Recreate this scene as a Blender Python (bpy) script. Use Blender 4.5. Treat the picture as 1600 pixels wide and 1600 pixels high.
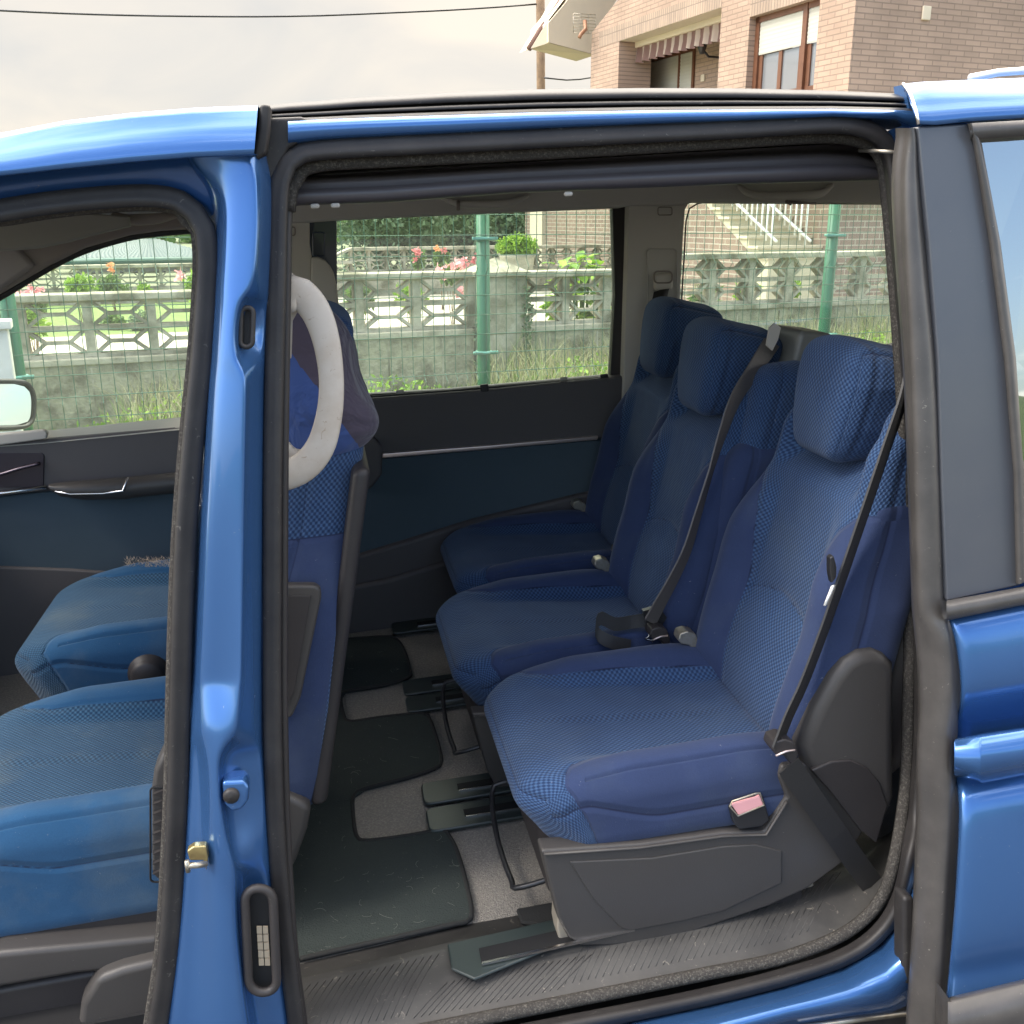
import bpy, bmesh, math, random
import numpy as np
from mathutils import Vector, Matrix
random.seed(7); rng = np.random.RandomState(11)
R = math.radians
for o in list(bpy.data.objects): bpy.data.objects.remove(o)
sc = bpy.context.scene; C = sc.collection
# ------------------------------------------------------------------ camera
FP = 1556.; PITCH = 16.6; CAMZ = 1.47
cam = bpy.data.cameras.new('camera'); co = bpy.data.objects.new('camera', cam); C.objects.link(co)
cam.sensor_width = 36; cam.lens = FP/1600*36; cam.clip_start = .05; cam.clip_end = 2000
co.location = (0, 0, CAMZ); co.rotation_euler = (R(90-PITCH), 0, 0); sc.camera = co
sc.render.resolution_x = 1024; sc.render.resolution_y = 1024
# ------------------------------------------------------------------ sky and sun
SUN_EL, SUN_AZ = 50, 248      # azimuth clockwise from +Y : behind the camera, a bit to the left
w = bpy.data.worlds.new('World'); sc.world = w; w.use_nodes = True
nt = w.node_tree; nt.nodes.clear(); N = nt.nodes.new; Lk = nt.links.new
out = N('ShaderNodeOutputWorld'); bg = N('ShaderNodeBackground'); Lk(bg.outputs[0], out.inputs[0])
sky = N('ShaderNodeTexSky'); sky.sky_type = 'NISHITA'; sky.sun_disc = False
sky.sun_elevation = R(SUN_EL); sky.sun_rotation = R(SUN_AZ); sky.dust_density = 2.0
tc = N('ShaderNodeTexCoord'); sep = N('ShaderNodeSeparateXYZ'); Lk(tc.outputs['Generated'], sep.inputs[0])
mp = N('ShaderNodeMapping'); mp.inputs['Scale'].default_value = (1, 1, 2.6); Lk(tc.outputs['Generated'], mp.inputs[0])
no = N('ShaderNodeTexNoise'); no.inputs['Scale'].default_value = 3.2; no.inputs['Detail'].default_value = 9; no.inputs['Roughness'].default_value = .62; no.inputs['Distortion'].default_value = .5
Lk(mp.outputs[0], no.inputs['Vector'])
add = N('ShaderNodeMath'); add.operation = 'MULTIPLY_ADD'; add.inputs[1].default_value = .22; Lk(sep.outputs['Y'], add.inputs[0]); Lk(no.outputs[0], add.inputs[2])
mr = N('ShaderNodeMapRange'); mr.inputs[1].default_value = .38; mr.inputs[2].default_value = .60; mr.inputs[3].default_value = 0.0; mr.inputs[4].default_value = .97; mr.interpolation_type = 'SMOOTHSTEP'
Lk(add.outputs[0], mr.inputs[0])
n2 = N('ShaderNodeTexNoise'); n2.inputs['Scale'].default_value = 3.4; n2.inputs['Detail'].default_value = 8; n2.inputs['Distortion'].default_value = .6; Lk(mp.outputs[0], n2.inputs['Vector'])
cr = N('ShaderNodeValToRGB'); cr.color_ramp.elements[0].position = .36; cr.color_ramp.elements[1].position = .64
cr.color_ramp.elements[0].color = (1.9, 1.83, 1.72, 1); cr.color_ramp.elements[1].color = (2.5, 2.24, 1.9, 1); Lk(n2.outputs[0], cr.inputs[0])
br = N('ShaderNodeMapRange'); br.inputs[1].default_value = -.35; br.inputs[2].default_value = .75; br.inputs[3].default_value = 5.6; br.inputs[4].default_value = 1.0; br.interpolation_type = 'SMOOTHSTEP'; Lk(sep.outputs['Y'], br.inputs[0])
bz = N('ShaderNodeMapRange'); bz.inputs[1].default_value = .30; bz.inputs[2].default_value = .85; bz.inputs[3].default_value = 0; bz.inputs[4].default_value = 15.0; bz.interpolation_type = 'SMOOTHSTEP'; Lk(sep.outputs['Z'], bz.inputs[0])
by = N('ShaderNodeMapRange'); by.inputs[1].default_value = .02; by.inputs[2].default_value = .42; by.inputs[3].default_value = .28; by.inputs[4].default_value = 1; by.interpolation_type = 'SMOOTHSTEP'; Lk(sep.outputs['Y'], by.inputs[0])
bm = N('ShaderNodeMath'); bm.operation = 'MULTIPLY'; Lk(bz.outputs[0], bm.inputs[0]); Lk(by.outputs[0], bm.inputs[1])
ba = N('ShaderNodeMath'); Lk(br.outputs[0], ba.inputs[0]); Lk(bm.outputs[0], ba.inputs[1])
vs = N('ShaderNodeVectorMath'); vs.operation = 'SCALE'; Lk(cr.outputs[0], vs.inputs[0]); Lk(ba.outputs[0], vs.inputs['Scale'])
mx = N('ShaderNodeMix'); mx.data_type = 'RGBA'; Lk(mr.outputs[0], mx.inputs[0]); Lk(sky.outputs[0], mx.inputs[6]); Lk(vs.outputs[0], mx.inputs[7])
Lk(mx.outputs[2], bg.inputs[0]); bg.inputs[1].default_value = .13
sl = bpy.data.lights.new('sun', 'SUN'); sl.energy = .8; sl.angle = R(14); sl.color = (1, .95, .87)
so = bpy.data.objects.new('sun', sl); C.objects.link(so)
az = R(SUN_AZ); el = R(SUN_EL)
sdir = Vector((math.sin(az)*math.cos(el), math.cos(az)*math.cos(el), math.sin(el)))
so.rotation_euler = (-sdir).to_track_quat('-Z', 'Y').to_euler(); so.location = (0, -5, 8)
sc.view_settings.view_transform = 'Standard'; sc.view_settings.look = 'None'; sc.view_settings.gamma = 1
sc.view_settings.exposure = 1.72
sc.cycles.max_bounces = 10; sc.cycles.transparent_max_bounces = 24; sc.cycles.diffuse_bounces = 5
# ------------------------------------------------------------------ frames
Rv = Matrix.Rotation(R(10.7), 3, 'Z') @ Matrix.Rotation(R(-3.7), 3, 'Y')
Tv = Vector((0, 1.27, 0)); RvT = Rv.transposed()
Rc = Matrix.Rotation(R(90-PITCH), 3, 'X'); CAM = Vector((0, 0, CAMZ))
PSI = 22
Rp = Matrix.Rotation(R(PSI), 3, 'Z'); RpT = Rp.transposed()
def ray(px, py): return Rc @ Vector(((px-800)/FP, (800-py)/FP, -1))
def _hit(o, d, i, val): return o + d*((val-o[i])/d[i])
OV = RvT @ (CAM-Tv)
def vp(px, py, v): return _hit(OV, RvT @ ray(px, py), 1, v)      # on a plane v = const of the van
def tumble(y): return -.14*max(0, min(1.15, (y-240)/1260))          # the flank leans inwards towards the roof
def vq(px, py, v): return vp(px, py, v+tumble(py))
def wp(px, py, w_): return _hit(OV, RvT @ ray(px, py), 2, w_)    # on a level plane of the van
def up(px, py, u): return _hit(OV, RvT @ ray(px, py), 0, u)
OP = RpT @ CAM
def gb(px, py, b): return _hit(OP, RpT @ ray(px, py), 1, b)      # plot frame: a along the fence, b away, z up
def ga(px, py, a): return _hit(OP, RpT @ ray(px, py), 0, a)
BASE = {}; TILT = 0
def thing(name, label, cat, base=(0, 0, 0), frame='van', group=None):
    o = bpy.data.objects.new(name, None); C.objects.link(o); o.empty_display_size = .1
    b = Vector(base); Rm, T = (Rv, Tv) if frame == 'van' else (Rp, Vector((0, 0, 0)))
    o.matrix_world = Matrix.Translation(Rm @ b + T) @ Rm.to_4x4()
    o['label'] = label; o['category'] = cat
    if group: o['group'] = group
    BASE[o.name] = b
    return o
def basis(p):
    while p.parent: p = p.parent
    return BASE[p.name]
def M(name, V, F, mat, parent, smooth=True, uv=None, attrs=None, kind=None, label=None, mi=None):
    b = basis(parent); me = bpy.data.meshes.new(name)
    me.from_pydata([tuple(Vector(v)-b) for v in V], [], [tuple(int(i) for i in f) for f in F])
    for m in (mat if isinstance(mat, list) else [mat]): me.materials.append(m)
    if smooth:
        for p in me.polygons: p.use_smooth = True
    if mi is not None:
        for p, k in zip(me.polygons, mi): p.material_index = k
    if uv is not None:
        ul = me.uv_layers.new(name='UVMap'); ul.data.foreach_set('uv', np.asarray(uv, dtype=float).ravel())
    if attrs:
        for k, a in attrs.items():
            at = me.attributes.new(k, 'FLOAT', 'POINT'); at.data.foreach_set('value', np.asarray(a, dtype=float))
    o = bpy.data.objects.new(name, me); C.objects.link(o); o.parent = parent
    if kind: o['kind'] = kind
    if label: o['label'] = label
    return o
def solo(name, V, F, mat, label, cat, base=None, frame='van', group=None, kind=None, smooth=True, **k):
    """a top-level thing that is one mesh"""
    b = Vector(base) if base is not None else Vector(V[0])
    Rm, T = (Rv, Tv) if frame == 'van' else (Rp, Vector((0, 0, 0)))
    t = bpy.data.objects.new('tmp', None); BASE['tmp'] = b; C.objects.link(t)
    o = M(name, V, F, mat, t, smooth=smooth, **k); o.parent = None; bpy.data.objects.remove(t)
    o.matrix_world = Matrix.Translation(Rm @ b + T) @ Rm.to_4x4()
    if label: o['label'] = label; o['category'] = cat
    if group: o['group'] = group
    if kind: o['kind'] = kind
    BASE[o.name] = b
    return o
def bev(o, wd, seg=2, ang=35):
    m = o.modifiers.new('bevel', 'BEVEL'); m.width = wd; m.segments = seg; m.limit_method = 'ANGLE'; m.angle_limit = R(ang); m.harden_normals = False
    for p in o.data.polygons: p.use_smooth = True
    ws = o.modifiers.new('wn', 'WEIGHTED_NORMAL'); ws.keep_sharp = False
    return o
# ------------------------------------------------------------------ materials
def lin(c): return tuple(((x/255)/12.92 if x/255 <= .04045 else ((x/255+.055)/1.055)**2.4) for x in c)+(1,)
def mat(name, col, rough=.5, metal=0, spec=.5, coat=0, bump=None, var=None, emit=None, sheen=0, trans=0, coat_rough=.03):
    """bump=(scale, strength, distance); var=(scale, second colour, low, high) : wear or tone of the thing itself"""
    m = bpy.data.materials.new(name); m.use_nodes = True; t = m.node_tree; b = t.nodes['Principled BSDF']
    b.inputs['Base Color'].default_value = col if len(col) == 4 else col+(1,)
    b.inputs['Roughness'].default_value = rough; b.inputs['Metallic'].default_value = metal
    b.inputs['Specular IOR Level'].default_value = spec; b.inputs['Coat Weight'].default_value = coat; b.inputs['Coat Roughness'].default_value = coat_rough
    b.inputs['Sheen Weight'].default_value = sheen
    tcn = t.nodes.new('ShaderNodeTexCoord')
    if var:
        n = t.nodes.new('ShaderNodeTexNoise'); n.inputs['Scale'].default_value = var[0]; n.inputs['Detail'].default_value = 8; n.inputs['Roughness'].default_value = .65
        t.links.new(tcn.outputs['Object'], n.inputs['Vector'])
        mm = t.nodes.new('ShaderNodeMapRange'); mm.inputs[1].default_value = var[2]; mm.inputs[2].default_value = var[3]; t.links.new(n.outputs[0], mm.inputs[0])
        x = t.nodes.new('ShaderNodeMix'); x.data_type = 'RGBA'; t.links.new(mm.outputs[0], x.inputs[0])
        x.inputs[6].default_value = col if len(col) == 4 else col+(1,); x.inputs[7].default_value = var[1] if len(var[1]) == 4 else var[1]+(1,)
        t.links.new(x.outputs[2], b.inputs['Base Color'])
    if bump:
        n = t.nodes.new('ShaderNodeTexNoise'); n.inputs['Scale'].default_value = bump[0]; n.inputs['Detail'].default_value = 4
        t.links.new(tcn.outputs['Object'], n.inputs['Vector'])
        u = t.nodes.new('ShaderNodeBump'); u.inputs['Strength'].default_value = bump[1]; u.inputs['Distance'].default_value = bump[2]
        t.links.new(n.outputs[0], u.inputs['Height']); t.links.new(u.outputs[0], b.inputs['Normal'])
    return m
def glass(name, tint, gl=.08, rough=.01):
    m = bpy.data.materials.new(name); m.use_nodes = True; t = m.node_tree; t.nodes.clear()
    o = t.nodes.new('ShaderNodeOutputMaterial'); a = t.nodes.new('ShaderNodeBsdfTransparent'); g = t.nodes.new('ShaderNodeBsdfGlossy'); x = t.nodes.new('ShaderNodeMixShader')
    a.inputs[0].default_value = tint+(1,); g.inputs['Roughness'].default_value = rough; x.inputs[0].default_value = gl
    f = t.nodes.new('ShaderNodeFresnel'); f.inputs[0].default_value = 1.5; ad = t.nodes.new('ShaderNodeMath'); ad.operation = 'ADD'; ad.inputs[1].default_value = gl; ad.use_clamp = True
    t.links.new(f.outputs[0], ad.inputs[0]); t.links.new(ad.outputs[0], x.inputs[0])
    t.links.new(a.outputs[0], x.inputs[1]); t.links.new(g.outputs[0], x.inputs[2]); t.links.new(x.outputs[0], o.inputs[0])
    return m
def haze_veil(m, amt):  # mixes in a pale translucent film that stands in for haze over the glass
    t = m.node_tree; o = [n for n in t.nodes if n.type == 'OUTPUT_MATERIAL'][0]; src = o.inputs[0].links[0].from_socket
    a = t.nodes.new('ShaderNodeBsdfTranslucent'); a.inputs[0].default_value = (.85, .88, .82, 1); x = t.nodes.new('ShaderNodeMixShader'); x.inputs[0].default_value = amt
    t.links.new(src, x.inputs[1]); t.links.new(a.outputs[0], x.inputs[2]); t.links.new(x.outputs[0], o.inputs[0]); return m
def fabric(name, plain, dark, light, dirt, k=2*math.pi/.0092, plain_light=None):
    m = bpy.data.materials.new(name); m.use_nodes = True; t = m.node_tree; b = t.nodes['Principled BSDF']; NN = t.nodes.new; L = t.links.new
    b.inputs['Roughness'].default_value = .93; b.inputs['Specular IOR Level'].default_value = .15; b.inputs['Sheen Weight'].default_value = .16; b.inputs['Sheen Roughness'].default_value = .5
    b.inputs['Sheen Tint'].default_value = (.7, .75, .85, 1)
    uvn = NN('ShaderNodeUVMap'); sp = NN('ShaderNodeSeparateXYZ'); L(uvn.outputs[0], sp.inputs[0])
    def mth(op, a, bb=None, c=None):
        n = NN('ShaderNodeMath'); n.operation = op
        for i, q in enumerate((a, bb, c)):
            if q is None: continue
            if isinstance(q, (int, float)): n.inputs[i].default_value = q
            else: L(q, n.inputs[i])
        return n.outputs[0]
    sx = mth('SINE', mth('MULTIPLY', sp.outputs[0], k)); sy = mth('SINE', mth('MULTIPLY', sp.outputs[1], k*1.15))
    pr = mth('MULTIPLY', sx, sy)
    wv = mth('MULTIPLY_ADD', pr, .78, .42); wv = mth('MINIMUM', mth('MAXIMUM', wv, 0), 1)
    at = NN('ShaderNodeAttribute'); at.attribute_name = 'mask'; isplain = mth('GREATER_THAN', at.outputs['Fac'], 0)
    se = NN('ShaderNodeAttribute'); se.attribute_name = 'seam'
    tcn = NN('ShaderNodeTexCoord')
    n1 = NN('ShaderNodeTexNoise'); n1.inputs['Scale'].default_value = 5; n1.inputs['Detail'].default_value = 7; n1.inputs['Roughness'].default_value = .6; L(tcn.outputs['Object'], n1.inputs['Vector'])
    nf = NN('ShaderNodeTexNoise'); nf.inputs['Scale'].default_value = 420; nf.inputs['Detail'].default_value = 2; L(tcn.outputs['Object'], nf.inputs['Vector'])
    nc = NN('ShaderNodeTexNoise'); nc.inputs['Scale'].default_value = 15; nc.inputs['Detail'].default_value = 5; L(tcn.outputs['Object'], nc.inputs['Vector'])
    def mix(f, a, c):
        x = NN('ShaderNodeMix'); x.data_type = 'RGBA'
        if isinstance(f, float): x.inputs[0].default_value = f
        else: L(f, x.inputs[0])
        for i, q in ((6, a), (7, c)):
            if isinstance(q, tuple): x.inputs[i].default_value = q
            else: L(q, x.inputs[i])
        return x.outputs[2]
    pat = mix(wv, dark, light)
    pl = mix(mth('MULTIPLY', nf.outputs[0], .5), plain, plain_light or tuple(min(1, c*1.5) for c in plain[:3])+(1,))
    col = mix(isplain, pat, pl)
    f1 = NN('ShaderNodeMapRange'); f1.inputs[1].default_value = .48; f1.inputs[2].default_value = .78; f1.inputs[4].default_value = .34; L(n1.outputs[0], f1.inputs[0])
    col = mix(f1.outputs[0], col, dirt)
    f2 = NN('ShaderNodeMapRange'); f2.inputs[1].default_value = .35; f2.inputs[2].default_value = .65; f2.inputs[3].default_value = 0; f2.inputs[4].default_value = .16; L(nc.outputs[0], f2.inputs[0])
    col = mix(f2.outputs[0], col, tuple(c*.55 for c in plain[:3])+(1,))
    sm = NN('ShaderNodeMapRange'); sm.inputs[1].default_value = .0006; sm.inputs[2].default_value = .0022; sm.inputs[3].default_value = 1; sm.inputs[4].default_value = 0; L(se.outputs['Fac'], sm.inputs[0])
    col = mix(mth('MULTIPLY', sm.outputs[0], .8), col, (.008, .010, .03, 1))
    L(col, b.inputs['Base Color'])
    gr = NN('ShaderNodeMapRange'); gr.inputs[1].default_value = 0; gr.inputs[2].default_value = .011; gr.interpolation_type = 'SMOOTHSTEP'; L(se.outputs['Fac'], gr.inputs[0])
    h = mth('ADD', mth('MULTIPLY', gr.outputs[0], 1.1), mth('MULTIPLY', mth('MULTIPLY', wv, mth('SUBTRACT', 1, isplain)), .28))
    h = mth('ADD', h, mth('MULTIPLY', nf.outputs[0], .12)); h = mth('ADD', h, mth('MULTIPLY', nc.outputs[0], .6))
    bu = NN('ShaderNodeBump'); bu.inputs['Strength'].default_value = .75; bu.inputs['Distance'].default_value = .004; L(h, bu.inputs['Height']); L(bu.outputs[0], b.inputs['Normal'])
    return m
def brick(name, c1, c2, mortar, bw, bh, soldier=False):
    m = bpy.data.materials.new(name); m.use_nodes = True; t = m.node_tree; b = t.nodes['Principled BSDF']; b.inputs['Roughness'].default_value = .9
    u = t.nodes.new('ShaderNodeUVMap'); x = t.nodes.new('ShaderNodeTexBrick'); x.inputs['Color1'].default_value = c1; x.inputs['Color2'].default_value = c2; x.inputs['Mortar'].default_value = mortar
    x.inputs['Scale'].default_value = 1; x.inputs['Mortar Size'].default_value = .0075; x.inputs['Brick Width'].default_value = bw; x.inputs['Row Height'].default_value = bh; x.inputs['Mortar Smooth'].default_value = .2
    if soldier: x.offset = 0
    t.links.new(u.outputs[0], x.inputs['Vector'])
    n = t.nodes.new('ShaderNodeTexNoise'); n.inputs['Scale'].default_value = 1.3; n.inputs['Detail'].default_value = 8; tc_ = t.nodes.new('ShaderNodeTexCoord'); t.links.new(tc_.outputs['Object'], n.inputs[0])
    mm = t.nodes.new('ShaderNodeMix'); mm.data_type = 'RGBA'; mm.blend_type = 'MULTIPLY'; mm.inputs[0].default_value = .5
    rr = t.nodes.new('ShaderNodeMapRange'); rr.inputs[1].default_value = .3; rr.inputs[2].default_value = .7; rr.inputs[3].default_value = .6; rr.inputs[4].default_value = 1.15; t.links.new(n.outputs[0], rr.inputs[0])
    t.links.new(x.outputs[0], mm.inputs[6]); t.links.new(rr.outputs[0], mm.inputs[7]); t.links.new(mm.outputs[2], b.inputs['Base Color'])
    bu = t.nodes.new('ShaderNodeBump'); bu.inputs['Strength'].default_value = .6; bu.inputs['Distance'].default_value = .01; bu.invert = True; t.links.new(x.outputs['Fac'], bu.inputs['Height']); t.links.new(bu.outputs[0], b.inputs['Normal'])
    return m
def leaf(name, a, b_, c_=None):
    m = bpy.data.materials.new(name); m.use_nodes = True; t = m.node_tree; b = t.nodes['Principled BSDF']; b.inputs['Roughness'].default_value = .6
    g = t.nodes.new('ShaderNodeNewGeometry'); r_ = t.nodes.new('ShaderNodeValToRGB'); t.links.new(g.outputs['Random Per Island'], r_.inputs[0])
    r_.color_ramp.elements[0].color = a; r_.color_ramp.elements[1].color = b_
    if c_: e = r_.color_ramp.elements.new(.5); e.color = c_
    t.links.new(r_.outputs[0], b.inputs['Base Color'])
    tr = t.nodes.new('ShaderNodeBsdfTranslucent'); t.links.new(r_.outputs[0], tr.inputs[0]); mxs = t.nodes.new('ShaderNodeMixShader'); mxs.inputs[0].default_value = .35
    o = t.nodes['Material Output']; t.links.new(b.outputs[0], mxs.inputs[1]); t.links.new(tr.outputs[0], mxs.inputs[2]); t.links.new(mxs.outputs[0], o.inputs[0])
    return m
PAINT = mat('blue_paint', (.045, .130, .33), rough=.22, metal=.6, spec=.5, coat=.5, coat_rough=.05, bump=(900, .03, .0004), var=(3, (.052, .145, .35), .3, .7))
PAINTD = mat('blue_paint_shaded', (.025, .085, .25), rough=.35, metal=.4, coat=.6, var=(9, (.034, .09, .25), .35, .75), bump=(14, .12, .004))  # darker copy of the body blue; shade of recessed faces is in the colour
RUB = mat('rubber', (.021, .019, .019), rough=.5, spec=.35, bump=(60, .15, .001), var=(20, (.036, .033, .031), .35, .8))
RUBG = mat('grey_rubber', (.052, .048, .045), rough=.36, spec=.5, bump=(30, .15, .001), var=(14, (.085, .078, .072), .4, .8))
FUZZ = mat('flocked_trim', (.05, .046, .042), rough=1, spec=.1, bump=(500, 1, .002), var=(300, (.16, .15, .13), .5, .75))
PLB = mat('black_plastic', (.024, .021, .022), rough=.5, spec=.4, bump=(350, .2, .0006), var=(5, (.034, .030, .029), .3, .7))
PLT = mat('trim_black', (.092, .084, .084), rough=.62, spec=.3, bump=(400, .25, .0006))
PLS = mat('shell_plastic', (.050, .045, .042), rough=.46, spec=.4, bump=(420, .3, .0006), var=(7, (.054, .050, .047), .3, .7))
SATIN = mat('satin_black_panel', (.058, .064, .078), rough=.34, spec=.5, coat=.2, coat_rough=.2, var=(6, (.07, .075, .085), .3, .7))
TREAD = mat('tread_plastic', (.034, .033, .032), rough=.42, spec=.45, bump=(40, .2, .001), var=(6, (.080, .076, .070), .42, .8))
GREYT = mat('grey_trim', (.44, .41, .365), rough=.75, spec=.3, bump=(500, .15, .0005))
HEAD = mat('headlining', (.42, .40, .365), rough=.95, spec=.1, bump=(600, .3, .0006))
HEADD = mat('taupe_trim', (.22, .19, .17), rough=.9, spec=.15, bump=(600, .3, .0006))
BEIGE = mat('beige_plastic', (.52, .465, .40), rough=.5, spec=.4, bump=(60, .1, .001), var=(14, (.42, .34, .26), .45, .8))
CHROME = mat('chrome', (.75, .72, .70), rough=.22, metal=1)
SILV = mat('silver_trim', (.62, .52, .50), rough=.33, metal=.8)
STEEL = mat('steel', (.45, .42, .36), rough=.4, metal=.8, var=(40, (.30, .24, .15), .4, .7))
BRASS = mat('passivated_metal', (.42, .34, .16), rough=.35, metal=.85, var=(30, (.3, .2, .1), .4, .7))
TEAL = mat('door_cloth', (.064, .090, .108), rough=.95, spec=.1, sheen=.15, bump=(500, .3, .0008), var=(4, (.074, .10, .122), .3, .7))
CARPET = mat('carpet', (.21, .195, .172), rough=1, spec=.05, bump=(420, 1, .003), var=(220, (.34, .31, .27), .45, .75))
MATM = mat('mat_pile', (.036, .043, .041), rough=1, spec=.05, bump=(380, .9, .002), var=(9, (.042, .050, .046), .35, .8))
MATE = mat('mat_binding', (.014, .014, .013), rough=.9, bump=(300, .6, .001))
RAILP = mat('rail_plastic', (.024, .033, .032), rough=.4, spec=.5, bump=(200, .15, .0006))
DARK = mat('dark_void', (.006, .006, .007), rough=.7)
GREENP = mat('green_plastic', (.008, .115, .055), rough=.38, spec=.5, var=(4, (.014, .14, .07), .3, .7))
WIREG = mat('green_wire', (.03, .10, .06), rough=.45)
CLIP = mat('green_clip', (.10, .30, .24), rough=.45)
CONC = mat('concrete', (.43, .40, .32), rough=.95, spec=.1, bump=(30, .5, .01), var=(3.2, (.15, .145, .10), .42, .62))
CONCD = mat('weathered_concrete', (.36, .34, .25), rough=.95, spec=.1, bump=(25, .8, .016), var=(4.6, (.15, .14, .10), .43, .62))
CREAM = mat('cream_render', (.52, .46, .36), rough=.85, bump=(30, .15, .004), var=(1.5, (.60, .52, .39), .3, .7))
CREAMD = mat('soffit_render', (.50, .44, .35), rough=.85, bump=(30, .15, .004))
SHUT = mat('shutter', (.44, .43, .37), rough=.5)
WOODF = mat('window_wood', (.15, .065, .035), rough=.45, var=(8, (.11, .045, .022), .3, .7))
POLEW = mat('pole_wood', (.24, .16, .09), rough=.9, var=(6, (.12, .08, .05), .3, .7), bump=(12, .5, .02))
BLK = mat('black_metal', (.02, .02, .022), rough=.35, spec=.5)
WHITE = mat('white_plastic', (.75, .74, .70), rough=.4)
JBLUE = mat('blue_cloth', (.035, .075, .26), rough=.8, sheen=.3, bump=(18, .5, .01), var=(5, (.02, .05, .19), .35, .65))
JDARK = mat('plum_cloth', (.050, .038, .060), rough=.85, sheen=.3, bump=(16, .6, .01), var=(5, (.035, .028, .045), .35, .65))
BELT = mat('belt_webbing', (.018, .017, .017), rough=.55, spec=.5, bump=(700, .4, .0006))
BELTL = mat('belt_webbing_highlight', (.10, .09, .085), rough=.5, spec=.5, bump=(700, .4, .0006))  # paler copy of the black webbing; the middle strap's highlight is in this colour
PINK = mat('faded_red_button', (.75, .36, .36), rough=.5)
GL = haze_veil(glass('side_glass', (.93, .99, .95), .01), .028)
GLD = glass('door_glass', (.12, .28, .29), .42, .015)
MIRR = mat('mirror_silver', (.55, .57, .57), rough=.02, metal=1)
FAB = fabric('seat_fabric', lin((45, 56, 85)), lin((34, 51, 82)), lin((66, 92, 128)), lin((84, 94, 100)))
FABF = fabric('front_seat_fabric', lin((36, 72, 104)), lin((30, 55, 80)), lin((56, 90, 116)), lin((120, 122, 104)))
BRK = brick('tan_brick', (.385, .275, .205, 1), (.33, .238, .178, 1), (.25, .185, .14, 1), .235, .062)
BRK2 = brick('red_brown_brick', (.26, .18, .14, 1), (.21, .145, .115, 1), (.40, .36, .29, 1), .24, .07)
BRKS = brick('soldier_brick', (.36, .272, .205, 1), (.30, .23, .175, 1), (.21, .165, .13, 1), .06, .24, True)
GRASSG = mat('lawn', (.12, .19, .045), rough=.95, var=(6, (.17, .25, .07), .3, .7), bump=(60, .8, .02))
PAVE = mat('path_concrete', (.44, .40, .34), rough=.9, var=(2, (.36, .33, .28), .3, .7), bump=(40, .3, .004))
ASPH = mat('asphalt', (.048, .047, .045), rough=.95, bump=(150, .8, .006), var=(60, (.08, .077, .073), .45, .75))
SOIL = mat('verge_soil', (.17, .16, .08), rough=1, bump=(20, .8, .03), var=(3, (.12, .20, .05), .35, .7))
LEAFD = leaf('leaf_dark', (.06, .10, .055, 1), (.19, .27, .16, 1), (.11, .17, .095, 1))  # tones paled and greyed to put haze into the far trees
LEAFB = leaf('leaf_bright', (.10, .22, .015, 1), (.34, .50, .06, 1), (.20, .36, .03, 1))
LEAFM = leaf('leaf_mid', (.05, .11, .025, 1), (.16, .26, .06, 1), (.09, .18, .04, 1))
DRY = leaf('dry_grass', (.30, .27, .13, 1), (.13, .22, .05, 1), (.42, .40, .26, 1))
PETAL = leaf('petal_pink', (.75, .30, .33, 1), (.85, .50, .50, 1))
PETALR = leaf('petal_red', (.50, .12, .14, 1), (.62, .24, .24, 1))
ORANGE = leaf('petal_orange', (.75, .30, .12, 1), (.8, .42, .2, 1))
def specks(m, scale, lo, col, amt=.7):
    t = m.node_tree; b = t.nodes['Principled BSDF']; i = b.inputs['Base Color']; src = i.links[0].from_socket if i.links else None
    n = t.nodes.new('ShaderNodeTexNoise'); n.inputs['Scale'].default_value = scale; n.inputs['Detail'].default_value = 3; n.inputs['Distortion'].default_value = 1.5
    c_ = t.nodes.new('ShaderNodeTexCoord'); t.links.new(c_.outputs['Object'], n.inputs['Vector']); r_ = t.nodes.new('ShaderNodeMapRange'); r_.inputs[1].default_value = lo; r_.inputs[2].default_value = lo+.05; r_.inputs[4].default_value = amt; t.links.new(n.outputs[0], r_.inputs[0])
    x = t.nodes.new('ShaderNodeMix'); x.data_type = 'RGBA'; t.links.new(r_.outputs[0], x.inputs[0]); x.inputs[7].default_value = col
    if src: t.links.new(src, x.inputs[6])
    else: x.inputs[6].default_value = i.default_value
    t.links.new(x.outputs[2], i)
specks(PAINT, 170, .74, (.40, .42, .44, 1)); specks(PAINTD, 120, .70, (.25, .25, .24, 1)); specks(RUB, 110, .69, (.13, .12, .105, 1)); specks(RUBG, 120, .70, (.24, .22, .19, 1)); specks(PLS, 160, .73, (.20, .19, .17, 1)); specks(PLB, 150, .73, (.12, .11, .10, 1))
specks(TREAD, 90, .67, (.20, .18, .15, 1)); specks(MATM, 160, .70, (.20, .19, .16, 1)); specks(CARPET, 140, .71, (.45, .42, .36, 1)); specks(FAB, 190, .74, (.35, .34, .32, 1)); specks(FABF, 170, .73, (.35, .34, .32, 1)); specks(BEIGE, 60, .66, (.28, .20, .14, 1), .6); specks(SATIN, 150, .74, (.2, .2, .2, 1))
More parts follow.
